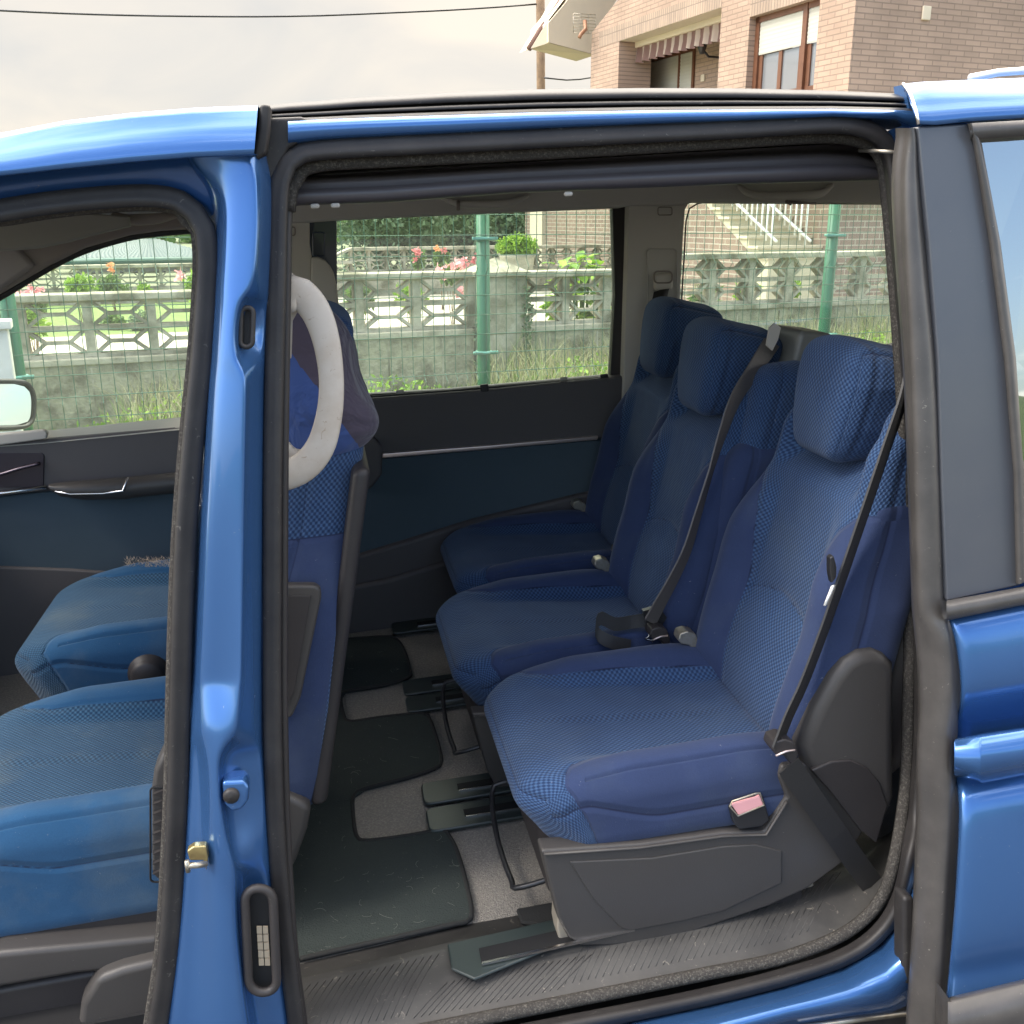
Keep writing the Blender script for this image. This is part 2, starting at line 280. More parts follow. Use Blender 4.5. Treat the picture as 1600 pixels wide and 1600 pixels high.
# ------------------------------------------------------------------ shape helpers
def loft(rows, closed=False):
    n, m = len(rows), len(rows[0]); V = [p for r in rows for p in r]; F = []
    for i in range(n-1):
        for j in range(m if closed else m-1):
            k = (j+1) % m; F.append((i*m+j, i*m+k, (i+1)*m+k, (i+1)*m+j))
    return V, F
def spline(P, step=.02, cyc=False):
    P = [Vector(p) for p in P]; n = len(P); out_ = []
    for i in range(n if cyc else n-1):
        if cyc: p0, p1, p2, p3 = P[(i-1) % n], P[i], P[(i+1) % n], P[(i+2) % n]
        else: p0, p1, p2, p3 = P[max(i-1, 0)], P[i], P[i+1], P[min(i+2, n-1)]
        k = max(1, int((p2-p1).length/step))
        for j in range(k):
            t = j/k; out_.append(.5*((2*p1)+(-p0+p2)*t+(2*p0-5*p1+4*p2-p3)*t*t+(-p0+3*p1-3*p2+p3)*t*t*t))
    if not cyc: out_.append(P[-1])
    return out_
def tube(P, r, n=8, cyc=False, flat=1, flatdir=None, prof=None, taper=None):
    P = [Vector(p) for p in P]; rows = []; N_ = len(P)
    up_ = Vector(flatdir) if flatdir is not None else None; prev = None
    for i, p in enumerate(P):
        a = P[(i-1) % N_] if (cyc or i) else P[0]; b = P[(i+1) % N_] if (cyc or i < N_-1) else P[-1]
        t = (b-a)
        if t.length < 1e-9: t = Vector((1, 0, 0))
        t.normalize()
        if up_ is not None: s = t.cross(up_)
        else:
            s = (prev - t*prev.dot(t)) if prev is not None else t.cross(Vector((0, 0, 1)) if abs(t.z) < .9 else Vector((1, 0, 0)))
        s.normalize(); prev = s; q = s.cross(t); q.normalize()
        rr = r*(taper(i/max(1, N_-1)) if taper else 1)
        if prof: rows.append([p+s*(x*rr)+q*(y*rr) for x, y in prof])
        else: rows.append([p+s*(math.cos(2*math.pi*k/n)*rr)+q*(math.sin(2*math.pi*k/n)*rr*flat) for k in range(n)])
    if cyc: rows.append(rows[0])
    V, F = loft(rows, True); m = len(rows[0])
    if not cyc: F.append(tuple(range(m))[::-1]); F.append(tuple(range((N_-1)*m, N_*m)))
    return V, F
def join(*parts):
    V = []; F = []
    for v, f in parts:
        k = len(V); V += list(v); F += [tuple(i+k for i in q) for q in f]
    return V, F
def prism(pts, d):
    d = Vector(d); n = len(pts); V = [Vector(p) for p in pts]+[Vector(p)+d for p in pts]
    return V, [tuple(range(n))[::-1], tuple(range(n, 2*n))]+[(i, (i+1) % n, (i+1) % n+n, i+n) for i in range(n)]
def box(a, b):
    x0, y0, z0 = a; x1, y1, z1 = b
    V = [(x0, y0, z0), (x1, y0, z0), (x1, y1, z0), (x0, y1, z0), (x0, y0, z1), (x1, y0, z1), (x1, y1, z1), (x0, y1, z1)]
    return [Vector(v) for v in V], [(0, 3, 2, 1), (4, 5, 6, 7), (0, 1, 5, 4), (1, 2, 6, 5), (2, 3, 7, 6), (3, 0, 4, 7)]
def bar(p, q, wd, dp, side):
    p, q, s = Vector(p), Vector(q), Vector(side).normalized(); t = (q-p).normalized(); c = t.cross(s).normalized()*wd/2; s = s*dp/2
    V = [p-c-s, p+c-s, p+c+s, p-c+s, q-c-s, q+c-s, q+c+s, q-c+s]
    return V, [(0, 1, 2, 3), (7, 6, 5, 4), (0, 4, 5, 1), (1, 5, 6, 2), (2, 6, 7, 3), (3, 7, 4, 0)]
def rcorner(pts, r, n=4):
    out_ = []; P = [Vector(p) for p in pts]; N_ = len(P)
    for i, p in enumerate(P):
        a = P[i-1]-p; b = P[(i+1) % N_]-p; k = min(r, a.length*.45, b.length*.45); a.normalize(); b.normalize()
        s, e = p+a*k, p+b*k
        for j in range(n+1):
            t = j/n; out_.append(s*(1-t)**2+p*2*t*(1-t)+e*t*t)
    return out_
def slab(name, pix, v, th, m, parent, bv=.003, rc=0, seg=2, label=None):
    pts = [vp(p[0], p[1], (p[2] if len(p) > 2 else v)+TILT*tumble(p[1])) for p in pix]
    if rc: pts = rcorner(pts, rc)
    V, F = prism(pts, (0, th, 0)); o = M(name, V, F, m, parent, smooth=False, label=label)
    if bv: bev(o, bv, seg)
    return o
def rbox(hd, r, n):
    """rounded box surface: half sizes hd, radius r, inner divisions n -> P, faces, per-face axis"""
    ax = []
    for i in range(3):
        inn = hd[i]-r; a = np.linspace(-inn, inn, n[i]+1); mg = [inn+r*k for k in (.25, .5, .75, 1.)]
        ax.append(np.concatenate([[-x for x in mg[::-1]], a, mg]))
    V = {}; P = []; F = []; FA = []
    def vid(p):
        k = tuple(np.round(p, 6))
        if k not in V: V[k] = len(P); P.append(p)
        return V[k]
    for i in range(3):
        j, k = (i+1) % 3, (i+2) % 3
        for s in (-1, 1):
            for a in range(len(ax[j])-1):
                for b in range(len(ax[k])-1):
                    q = []
                    for (x, y) in ((a, b), (a+1, b), (a+1, b+1), (a, b+1)):
                        p = np.zeros(3); p[i] = s*hd[i]; p[j] = ax[j][x]; p[k] = ax[k][y]; q.append(vid(p))
                    F.append(q if s > 0 else q[::-1]); FA.append(i)
    P = np.array(P); inn = np.array(hd)-r; c = np.clip(P, -inn, inn); d = P-c; L = np.linalg.norm(d, axis=1, keepdims=True)
    Q = np.where(L > 1e-9, c+r*d/np.maximum(L, 1e-9), P)
    return P, Q, F, FA
def soft(name, hd, r, n, deform, attr, mt, parent, sub=0, uvoff=(0, 0)):
    P, Q, F, FA = rbox(hd, r, n); D = deform(Q.copy(), P); mask, seam = attr(Q, P)
    uv = []
    for f, a in zip(F, FA):
        j, k = (a+1) % 3, (a+2) % 3
        for i in f: uv.append((P[i][j]+uvoff[0], P[i][k]+uvoff[1]))
    return M(name, D, F, mt, parent, uv=uv, attrs={'mask': mask, 'seam': seam})
def sstep(a, b, x): t = np.clip((x-a)/(b-a), 0, 1); return t*t*(3-2*t)
def copy_tree(o, parent=None):
    c = o.copy(); C.objects.link(c); c.parent = parent
    if parent is None: BASE[c.name] = BASE[o.name]
    for ch in list(o.children): copy_tree(ch, c)
    return c
def ribbon(P, W, wd, th=.0015):
    rows = []
    P = [Vector(p) for p in P]
    for i, p in enumerate(P):
        wv = Vector(W[i] if isinstance(W, list) else W).normalized(); t = (P[min(i+1, len(P)-1)]-P[max(i-1, 0)]).normalized(); nn = t.cross(wv).normalized()*th
        rows.append([p-wv*wd/2-nn, p+wv*wd/2-nn, p+wv*wd/2+nn, p-wv*wd/2+nn])
    V, F = loft(rows, True); F.append((3, 2, 1, 0)); k = len(V)-4; F.append((k, k+1, k+2, k+3)); return V, F
# ================================================================== THE VAN (frame: u to the rear, v into the van, w up)
van = thing('minivan', 'blue minivan with its sliding side door pushed back and its cabin open to view', 'van', (0, 0, 0))
def rows_px(rows): return [[vp(*p) for p in r] for r in rows]
# --- roof side, front piece
rows = []
for x, yt, yb in ((-420, 318, 362), (-300, 285, 332), (-200, 257, 308), (-100, 231, 289), (0, 208, 273), (100, 189, 262), (200, 177, 252), (300, 169, 244), (350, 166.5, 242), (403, 165, 240)):
    r = [vp(x, yt, .032)+Vector((0, 1.0, -.01)), vp(x, yt, .032)+Vector((0, .30, .008))]
    for k in range(9):
        a = k/8; y = yt+(yb-yt)*a; r.append(vp(x-6*a*(x > 380), y, .032-.036*math.sin(a*math.pi/2)))
    r += [vp(x, yb+2.5, .0), vp(x, yb+2, .03)]
    rows.append(r)
roof = M('front_roof_panel', *loft(rows), PAINT, van)
# end cap strip (grey joint piece)
slab('roof_joint', [(406, 162), (423, 163), (421, 205), (416, 240), (400, 252), (395, 241), (402, 205)], .028, .05, RUB, van, .004)
# --- roof side above the sliding door: black gutter in steps, then the blue flange
xs = (414, 450, 500, 560, 700, 840, 1000, 1150, 1300, 1400, 1440)
top = dict(zip(xs, (165, 161, 157.5, 152.5, 144.5, 139.5, 137.5, 138, 141.5, 146, 150)))
blu = dict(zip(xs, (190, 189, 187, 184.5, 180, 175.5, 172.5, 171, 170, 172, 174)))
sea = dict(zip(xs, (240, 235, 227, 223, 216, 208, 201, 194.5, 187, 192, 215)))
rows = []
for x in xs:
    t, b = top[x], blu[x]; r = [vp(x, t, .16)+Vector((0, 1.0, -.01)), vp(x, t, .16)+Vector((0, .2, .01)), vp(x, t, .11)]
    for f_, v_ in ((.18, .085), (.42, .080), (.50, .105), (.55, .105), (.58, .078), (.74, .074), (.77, .098), (.82, .098), (.86, .07), (1., .066)): r.append(vp(x, t+(b-t)*f_, v_))
    rows.append(r)
M('roof_gutter', *loft(rows), RUB, van)
rows = []
for x in xs[1:]:
    b, s = blu[x], sea[x]; rows.append([vp(x, b-.8, .072), vp(x, b+.8, .058), vp(x, b+(s-b)*.3, .052), vp(x, b+(s-b)*.62, .053), vp(x, b+(s-b)*.78, .062), vp(x, s+10, .10)])
M('roof_flange', *loft(rows), PAINT, van)
# filler at the front top corner of the opening
slab('sealant_corner', [(417, 184), (470, 182), (494, 190), (496, 202), (478, 216), (452, 232), (436, 262), (424, 300), (411, 262), (412, 240)], .060, .03, RUB, van, .006)
# --- roof skin and far side of the roof
M('roof_skin', *loft([[Vector((u, v_, w_)) for v_, w_ in ((.35, 1.605), (.75, 1.625), (1.15, 1.605), (1.42, 1.56), (1.50, 1.49))] for u in (-1.25, -.6, 0, .6, 1.2, 1.9)]), PAINT, van)
# --- painted frame between the front roof piece and the front door seal
rows = []
for x, a, b in ((-300, 332, 375), (-200, 308, 352), (-100, 289, 335), (0, 273, 318), (70, 265, 307), (130, 259, 300), (200, 252, 296), (255, 248, 293), (290, 245, 297), (322, 243, 318), (345, 241, 352)):
    rows.append([vp(x, a-3, .01), vp(x, a+4, .05), vp(x, a+(b-a)*.5, .062), vp(x, b, .058), vp(x, b+14, .085)])
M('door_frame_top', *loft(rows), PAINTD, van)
TILT = 1
# --- B pillar
pr = [(243, 286, 322, 388, 402, 416), (262, 300, 338, 396, 406, 420), (285, 322, 345, 400, 408, 424), (310, 334, 352, 401, 408, 425), (345, 341, 352, 402, 409, 425), (400, 341, 350, 400, 406, 423), (440, 339, 347, 396, 403, 421), (462, 338, 346, 384, 402, 420), (480, 337, 345, 374, 401, 419),
      (545, 333, 341, 369, 398, 415), (570, 331, 340, 375, 392, 413), (592, 329, 338, 384, 389, 412), (630, 326, 335, 383, 388, 411), (750, 319, 328, 380, 386, 410), (875, 312, 321, 377, 384, 409), (1000, 307, 317, 375, 381, 408), (1062, 303, 314, 374, 380, 408), (1072, 302, 315, 372, 379, 408), (1130, 300, 317, 370, 378, 408),
      (1150, 299, 318, 366, 378, 408), (1172, 298, 320, 350, 395, 409), (1200, 297, 325, 342, 399, 411), (1290, 292, 329, 352, 401, 417), (1350, 288, 330, 366, 386, 422), (1370, 286, 331, 372, 378, 424), (1412, 283, 333, 370, 376, 428), (1480, 276, 335, 374, 380, 436), (1560, 266, 337, 384, 392, 446), (1640, 255, 339, 396, 404, 456), (1760, 240, 342, 412, 420, 470)]
rows = []
for y, a, b, c, d, e in pr:
    deep = .030 if (465 < y < 560 or 1165 < y < 1300 or y > 1360) else 0
    pd = float(np.interp(y, [650, 700, 1058, 1070, 1132, 1150], [0, 0, .015, .015, .001, 0]))
    rows.append([vq(a-9, y, .085), vq(a, y, .050+pd*.6), vq((a+b)/2, y, (.040 if y < 1160 else .052)+pd*.8), vq(b, y, .026+pd), vq(b+(c-b)*.5, y, .021+pd), vq(c-2, y, .019+pd*.5), vq(c+2, y, .022+deep*.6), vq(d, y, .030+deep), vq((d+e)/2, y, .045+deep*.6), vq(e, y, .062), vq(e+14, y, .10)])
R2 = []
for i in range(len(rows)-1):      # densify for smooth creases
    R2.append(rows[i])
pil = M('door_pillar', *loft(R2+[rows[-1]]), PAINT, van)
sb = pil.modifiers.new('sub', 'SUBSURF'); sb.levels = 2; sb.render_levels = 2
# pillar details
def ring_px(pix, v, r): return [vq(x, y, v) for x, y in pix]
def rr_px(x0, y0, x1, y1, rad, skew=0, n=5):
    P = []
    for cx, cy, a0 in ((x1-rad, y0+rad, -90), (x1-rad, y1-rad, 0), (x0+rad, y1-rad, 90), (x0+rad, y0+rad, 180)):
        for k in range(n+1):
            a = R(a0+90*k/n); X = cx+rad*math.cos(a); Y = cy+rad*math.sin(a); P.append((X+skew*(Y-y0), Y))
    return P
P = [vq(x, y, .034) for x, y in rr_px(377, 481, 396, 542, 9, -.03)]
sl_ = M('striker_slot', *tube(P, .0032, 8, True), RUB, van); V, F = prism([vq(x, y, .040) for x, y in rr_px(378, 482, 395, 541, 8, -.03)], (0, .02, 0)); M('slot_hole', V, F, DARK, sl_, smooth=False)
pl_ = slab('bolt_pad', [(346, 1222), (382, 1220), (390, 1232), (388, 1252), (378, 1266), (362, 1270), (350, 1258)], .020, .03, PAINT, van, .005, 0, 3)
c = vq(361, 1246, .0155); cyl = [[c+Vector((math.cos(a)*r_, dv, math.sin(a)*r_)) for a in [2*math.pi*k/24 for k in range(24)]] for r_, dv in ((.0005, -.002), (.007, -.001), (.0098, .001), (.0105, .006))]
M('rubber_plug', *loft(cyl, True), RUB, pl_)
# second stamped pads / shut-face shapes
# latch striker
st = slab('latch_striker', [(292, 1330), (302, 1323), (322, 1322), (325, 1341), (322, 1362), (318, 1345), (296, 1345)], .022, .012, BRASS, van, .002)
M('striker_pin', *tube([vq(292, 1352, .006), vq(306, 1352, .004), vq(322, 1350, .012)], .004, 10), STEEL, st)
M('striker_foot', *tube([vq(292, 1345, .004), vq(294, 1362, .006)], .0032, 8), STEEL, st)
# vent slot low on the pillar
PP = rr_px(382, 1388, 426, 1550, 20, .045); P = [vq(x, y, .030) for x, y in PP]
fr = M('air_vent', *tube(spline(P, .01, True), .0062, 10, True, 1), PLB, van)
V, F = prism([vq(x, y, .044) for x, y in rr_px(384, 1392, 424, 1546, 17, .045)], (0, .01, 0)); M('vent_cavity', V, F, DARK, fr, smooth=False)
V = []; F = []
for i in range(2):
    for j in range(5):
        x0 = 401+i*9.5+j*.8; y0 = 1448+j*12.5; q, g_ = prism([vq(x0, y0, .040), vq(x0+8, y0, .040), vq(x0+8.4, y0+10.8, .040), vq(x0+.4, y0+10.8, .040)], (0, .002, 0)); V, F = join((V, F), (q, g_))
M('vent_flap', V, F, mat('tan_mesh', (.42, .34, .24), rough=.7), fr, smooth=False)
# --- door seals (rubber tubes with a lip)
seal_prof = [(math.cos(a)*(1+.16*math.cos(3*a+.6)), math.sin(a)*(1+.16*math.cos(3*a+.6))) for a in [2*math.pi*k/24 for k in range(24)]]
fpix = [(-300, 390), (-180, 366), (-90, 348), (0, 331), (70, 320), (130, 313), (195, 308), (245, 308), (280, 315), (303, 332), (318, 358), (323, 395), (322, 450), (314, 560), (301, 690), (290, 830), (284, 960), (280, 1100), (277, 1230), (270, 1380), (262, 1490), (247, 1590), (232, 1680), (215, 1780)]
M('front_door_seal', *tube(spline([vq(x, y, .062) for x, y in fpix], .012), .0125, prof=seal_prof, flatdir=(0, 1, 0)), RUB, van)
M('seal_inner_lip', *tube(spline([vq(x+(-13 if y > 330 and x > 200 else 0), y+(13 if y < 345 else 0), .078) for x, y in fpix], .012), .0075, 8), FUZZ, van)
spix = [(488, 1800), (476, 1690), (465, 1600), (452, 1500), (442, 1412), (432, 1275), (427, 1100), (427, 900), (428, 700), (431, 550), (434, 430), (436, 330), (440, 283), (451, 255), (472, 241), (510, 235), (600, 230), (800, 220), (1000, 210), (1150, 203), (1280, 196), (1335, 199), (1370, 213), (1388, 237), (1397, 280), (1407, 400), (1423, 600), (1434, 800), (1440, 1000), (1440, 1150), (1432, 1262), (1421, 1340), (1404, 1410), (1372, 1459), (1318, 1496), (1225, 1527), (1110, 1556), (1000, 1579), (880, 1602), (760, 1626), (640, 1650), (540, 1672)]
M('sliding_door_seal', *tube(spline([vq(x, y, .068 if y < 1300 or x < 500 else .03) for x, y in spix], .012), .0115, prof=seal_prof, flatdir=(0, 1, 0)), RUB, van)
ipix = [(484, 1690), (474, 1600), (461, 1500), (454, 1412), (447, 1275), (443, 1100), (443, 900), (444, 700), (446, 550), (448, 430), (450, 330), (455, 292), (470, 268), (500, 256), (600, 250), (800, 240), (1000, 229), (1150, 220), (1280, 213), (1330, 216), (1362, 228), (1379, 252), (1385, 290), (1395, 400), (1409, 600), (1419, 800), (1422, 950), (1420, 1080), (1415, 1225), (1398, 1340), (1374, 1408), (1320, 1458), (1225, 1496), (1110, 1520), (1000, 1542), (880, 1566), (760, 1590), (640, 1614)]
M('flocked_edge_trim', *tube(spline([vq(x, y, .088 if y < 1300 or x < 500 else .05) for x, y in ipix[10:]], .012), .0095, 8), FUZZ, van)
M('inner_edge_trim', *tube(spline([vq(x, y, .088) for x, y in ipix[:12]], .012), .006, 8), PLB, van)
# --- rocker panel below the opening
rows = []
for (x0, y0), (x1, y1) in (((520, 1690), (520, 1900)), ((700, 1650), (700, 1820)), ((880, 1614), (880, 1730)), ((1000, 1590), (1000, 1672)), ((1110, 1567), (1110, 1640)), ((1225, 1539), (1235, 1605)), ((1318, 1508), (1325, 1592)), ((1378, 1470), (1392, 1583)), ((1412, 1418), (1440, 1560)), ((1430, 1345), (1465, 1480)), ((1440, 1262), (1480, 1350)), ((1448, 1100), (1490, 1180)), ((1446, 900), (1490, 900)), ((1430, 600), (1480, 600)), ((1412, 300), (1460, 300)), ((1400, 240), (1440, 235)), ((1385, 205), (1440, 185))):
    low = y0 > 1300; r = []
    for k in range(8):
        a = k/7; x = x0+(x1-x0)*a; y = y0+(y1-y0)*a; v_ = (.04-.07*math.sin(min(1, a*1.5)*math.pi/2)+(.03*max(0, a-.75)*4 if low else 0)) if low else .075-.01*a
        r.append(vq(x, y, v_))
    r.insert(0, vq(x0-3, y0-4, .08)); rows.append(r)
M('rocker_panel', *loft(rows), PAINT, van)
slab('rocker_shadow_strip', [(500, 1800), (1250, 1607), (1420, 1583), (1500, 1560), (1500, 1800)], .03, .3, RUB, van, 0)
M('lower_guide_rail', *tube([vq(1250, 1606, -.01), vq(1320, 1596, -.01), vq(1430, 1582, -.01)], .004, 6), STEEL, van)
# --- sill tread
rows = []
bot = lambda x: np.interp(x, [440, 640, 760, 1000, 1110, 1225, 1320, 1374, 1398], [1652, 1616, 1592, 1544, 1522, 1498, 1460, 1410, 1345])
topy = lambda x: np.interp(x, [440, 470, 590, 720, 900, 1100, 1250, 1330, 1360, 1398], [1540, 1534, 1505, 1473, 1440, 1405, 1375, 1350, 1325, 1290])
for x in list(range(440, 1400, 20))+[1398]:
    t = wp(x, topy(x), .385); b = vq(x, bot(x), .06); r = []
    for k in range(9):
        a = k/8; p = t.lerp(b, a); p.z += .012*math.sin(a*math.pi)+(.006 if a in (0,) else 0); r.append(p)
    rows.append([t+Vector((0, .10, -.012)), t+Vector((0, .004, -.003))]+r)
trd = M('sill_tread', *loft(rows), TREAD, van)
# raised ribs of the tread
V = []; F = []
for k in range(84):
    x = 452+k*11.8; yt = topy(x+26)+ (8 if x > 1150 else 6); yb = bot(x-34)-14
    if x > 1300: continue
    if 672 < x < 905: yt = topy(x)+62
    if yt > yb-6: continue
    pts = []
    for a in (0.04, .3, .6, .92):
        xx = x+26+(-60)*a; tt = wp(xx, topy(xx), .385); bb = vq(xx, bot(xx), .06); yy = (yt+(yb-yt)*a-topy(xx))/(bot(xx)-topy(xx)); p = tt.lerp(bb, yy); p.z += .012*math.sin(yy*math.pi)+.0006; pts.append(p)
    V, F = join((V, F), tube(pts, .0006, 4))
M('tread_ribs', V, F, TREAD, van)
TILT = 0
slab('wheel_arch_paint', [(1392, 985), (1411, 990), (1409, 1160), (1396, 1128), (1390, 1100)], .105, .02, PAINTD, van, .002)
slab('wheel_arch_trim', [(1390, 1120), (1410, 1152), (1404, 1270), (1390, 1345), (1366, 1392), (1352, 1380), (1372, 1320), (1384, 1240)], .10, .02, TREAD, van, .003)
# --- floor
fl = [wp(x, topy(x), .378)+Vector((0, .012, 0)) for x in (440, 600, 800, 1000, 1200, 1330)]
M('cabin_floor', [Vector((-1.3, .22, .378)), Vector((-.33, .22, .378)), Vector((-.33, .02, .378))]+fl+[Vector((1.9, fl[-1].y, .378)), Vector((1.9, 1.42, .378)), Vector((-1.3, 1.42, .378))], [tuple(range(12))], CARPET, van)
# ribbed far edge mats
slab('front_sill_trim', [(-300, 1500), (300, 1430), (300, 1760), (-300, 1860)], .21, .02, PLB, van, 0)
# seat rails
def rail(uc0, uc1, v, hw=.038, slot=.012, ww=.385):
    sh = rcorner([Vector((uc0, v-hw, ww)), Vector((uc1, v-hw, ww)), Vector((uc1, v+hw, ww)), Vector((uc0, v+hw, ww))], .016)
    V, F = prism(sh, (0, 0, .008)); o = M('seat_rail', V, F, RAILP, van, smooth=False); bev(o, .003, 2)
    V, F = box((uc0+.07, v-slot, ww+.0075), (uc1-.02, v+slot, ww+.0092)); M('rail_slot', V, F, DARK, o, smooth=False)
    V, F = box((uc0+.072, v-slot-.0025, ww+.0076), (uc1-.02, v-slot, ww+.0105)); M('rail_lip', V, F, CHROME, o, smooth=False)
    return o
for v_ in (.372, .462, .838, .925, 1.29): rail(-.066, .46, v_)
nr = [wp(x, y, .392) for x, y in ((699, 1479), (880, 1437), (1010, 1412), (1010, 1440), (905, 1467), (742, 1534), (706, 1518))]
V, F = prism(nr, (0, 0, .006)); o = M('seat_rail', V, F, RAILP, van, smooth=False, label='wide end plate of the rail nearest the sill'); bev(o, .004, 3)
V, F = prism([wp(x, y, .3985) for x, y in ((748, 1483), (870, 1455), (1000, 1428), (1000, 1448), (880, 1476), (753, 1508))], (0, 0, .0015)); M('rail_slot', V, F, DARK, o, smooth=False)
M('rail_lip', *bar(wp(753, 1506, .402), wp(1000, 1450, .402), .004, .004, (0, 0, 1)), CHROME, o, smooth=False)
# --- header trim inside the opening
rows = []
for x, a, b in ((440, 262, 324), (470, 256, 320.5), (600, 250, 316), (800, 240, 301), (1000, 229, 293), (1150, 220, 287), (1280, 213, 283.5), (1340, 218, 282), (1378, 236, 281), (1392, 250, 281)):
    r = []
    for f_, v_ in ((-.12, .10), (.05, .155), (.22, .165), (.34, .16), (.38, .13), (.50, .118), (.60, .122), (.64, .112), (.78, .106), (.92, .112), (1.0, .125), (1.01, .16)): r.append(vp(x, a+(b-a)*f_, v_))
    rows.append(r)
hd = M('header_trim', *loft(rows), mat('header_plastic', (.075, .068, .074), rough=.42, spec=.5, bump=(300, .2, .0006)), van)
for x, y in ((492, 322), (524, 321), (888, 303)):
    c = vp(x, y, .115); q = rbox((.006, .003, .003), .0028, (1, 1, 1)); M('trim_clip', [Vector(p)+c for p in q[1]], q[2], GREYT, hd)
M('door_stop_rod', *tube([vp(1343, 235, .10), vp(1370, 236, .05), vp(1400, 238, .03)], .0028, 6), STEEL, van)
# --- ceiling and far side
M('headlining', *loft([[Vector((u, v_, w_)) for v_, w_ in ((.10, 1.53), (.4, 1.56), (.9, 1.57), (1.25, 1.55), (1.36, 1.50))] for u in (-1.3, -.5, .3, 1.1, 1.9)]), HEAD, van)
slab('side_header', [(290, 270), (700, 262), (1500, 240), (1500, 324), (1396, 319), (1340, 318), (1082, 317), (1070, 321), (985, 322), (967, 325.5), (740, 335), (525, 345), (484, 348), (430, 350), (290, 356)], 1.335, .06, HEAD, van, .01)
slab('pillar_trim', [(435, 340), (483, 341), (483.5, 380), (487, 400), (486, 500), (486, 720), (435, 720)], 1.345, .03, GREYT, van, .004)
M('anchor_cover', *tube([vp(x, y, 1.343) for x, y in rr_px(449, 355, 461, 368, 3)], .0016, 5, True), HEADD, van)
wf = slab('pillar_frame', [(483, 340), (526, 340), (527, 480), (535, 640), (484, 640)], 1.385, .03, mat('navy_frame', (.008, .014, .04), rough=.3, coat=.4), van, .003)
M('frame_pressing', *tube([vp(x, y, 1.382) for x, y in rr_px(489, 363, 507, 400, 3)], .0018, 6, True), mat('navy_edge', (.02, .035, .09), rough=.3, coat=.4), wf)
slab('pillar_trim', [(486, 402), (497, 402), (508, 407), (516, 416), (522, 428), (526, 446), (530, 480), (540, 640), (484, 640)], 1.33, .03, GREYT, van, .006)
cp = slab('pillar_trim', [(982, 316), (1085, 312), (1076, 318), (1071, 328), (1068, 370), (1063, 470), (1062, 700), (970, 700), (975, 560), (980, 400)], 1.345, .035, GREYT, van, .006)
M('anchor_cover', *tube([vp(x, y, 1.342) for x, y in rr_px(1028, 324, 1050, 336, 3)], .0013, 5, True), HEADD, cp)
M('belt_guide_plate', *tube([vp(x, y, 1.342) for x, y in rr_px(1012, 389, 1058, 478, 7, .0)], .0018, 6, True), HEAD, cp)
q = rbox((.026, .010, .022), .0095, (3, 2, 3)); c = vp(1036, 440, 1.335); bh = M('belt_guide', [Vector(p)*1+c for p in q[1]], q[2], mat('cream_plastic', (.45, .41, .36), rough=.5), van)
M('guide_rim', *tube([vp(x, y, 1.322) for x, y in rr_px(1022, 424, 1050, 442, 6)], .0022, 6, True), HEADD, bh)
M('belt_end', *ribbon([vp(1034, 452, 1.33), vp(1030, 470, 1.325), vp(1030, 500, 1.31), vp(1034, 560, 1.30)], Vector((1, 0, .25)), .045), BELT, bh)
# window of the far sliding door
fd = thing_dummy = None
sd = slab('far_side_window', [(524, 338), (968, 322), (958, 592), (600, 622), (532, 628)], 1.405, .004, GL, van, 0)
for nm, pts in (('window_frame', [(957, 324), (970, 322), (986, 321), (984, 420), (977, 600), (953, 603), (961, 460)]), ('window_frame', [(528, 619), (700, 609), (960, 586), (960, 596), (700, 619), (528, 630)])):
    slab(nm, pts, 1.39, .03, PLB, sd, .002)
M('window_seal', *tube([vp(x, y, 1.372) for x, y in ((530, 624), (600, 618.5), (700, 611), (800, 603), (900, 594), (960, 588.5))], .003, 6), RUB, sd)
for x, y in ((625, 612), (881, 592), (944, 587)):
    c = vp(x, y, 1.365); q = rbox((.011, .005, .005), .0045, (1, 1, 1)); M('blind_hook', [Vector(p)+c for p in q[1]], q[2], GREYT if x < 930 else PLB, sd)
q = rbox((.011, .006, .013), .003, (1, 1, 1)); c = vp(757, 608, 1.362); M('blind_hook', [Vector(p)+c for p in q[1]], q[2], RUB, sd)
# rear quarter window
rq = slab('rear_quarter_window', [(1068, 316), (1500, 316), (1520, 560), (1058, 560)], 1.41, .004, GL, van, 0)
M('window_seal', *tube(spline([vp(x, y, 1.385) for x, y in ((1064, 520), (1065, 470), (1069, 400), (1072, 345), (1077, 326), (1090, 318), (1120, 317), (1250, 318), (1420, 319))], .02), .0022, 6), RUB, rq)
M('window_ledge', *tube([vp(1330, 552, 1.36), vp(1372, 545, 1.36), vp(1420, 534, 1.36)], .008, 6), GREYT, rq)
# far door lining of the passenger compartment
slab('lining_upper', [(528, 626), (600, 621), (760, 609), (960, 589), (1000, 586), (1000, 640), (990, 682), (932, 686), (597, 714), (560, 720), (528, 724)], 1.355, .04, PLT, van, .008)
slab('lining_strip', [(597, 708.5), (760, 696), (935, 681), (934, 687.5), (760, 703), (597, 716.5)], 1.347, .02, SILV, van, .003)
slab('lining_cloth', [(500, 722), (597, 716), (935, 687), (1000, 680), (1000, 760), (925, 772), (740, 815), (520, 884)], 1.37, .03, TEAL, van, .004)
slab('lining_lower', [(470, 900), (545, 874), (740, 814), (925, 770), (1020, 745), (1040, 900), (900, 1000), (470, 1005)], 1.345, .05, PLT, van, .01)
slab('lining_kick', [(470, 935), (560, 915), (610, 905), (690, 880), (760, 870), (900, 900), (900, 1000), (700, 985), (530, 1003), (470, 1010)], 1.325, .03, PLT, van, .012)
slab('lining_end', [(560, 690), (585, 683), (598, 700), (597, 742), (580, 765), (560, 770)], 1.33, .04, PLT, van, .01)
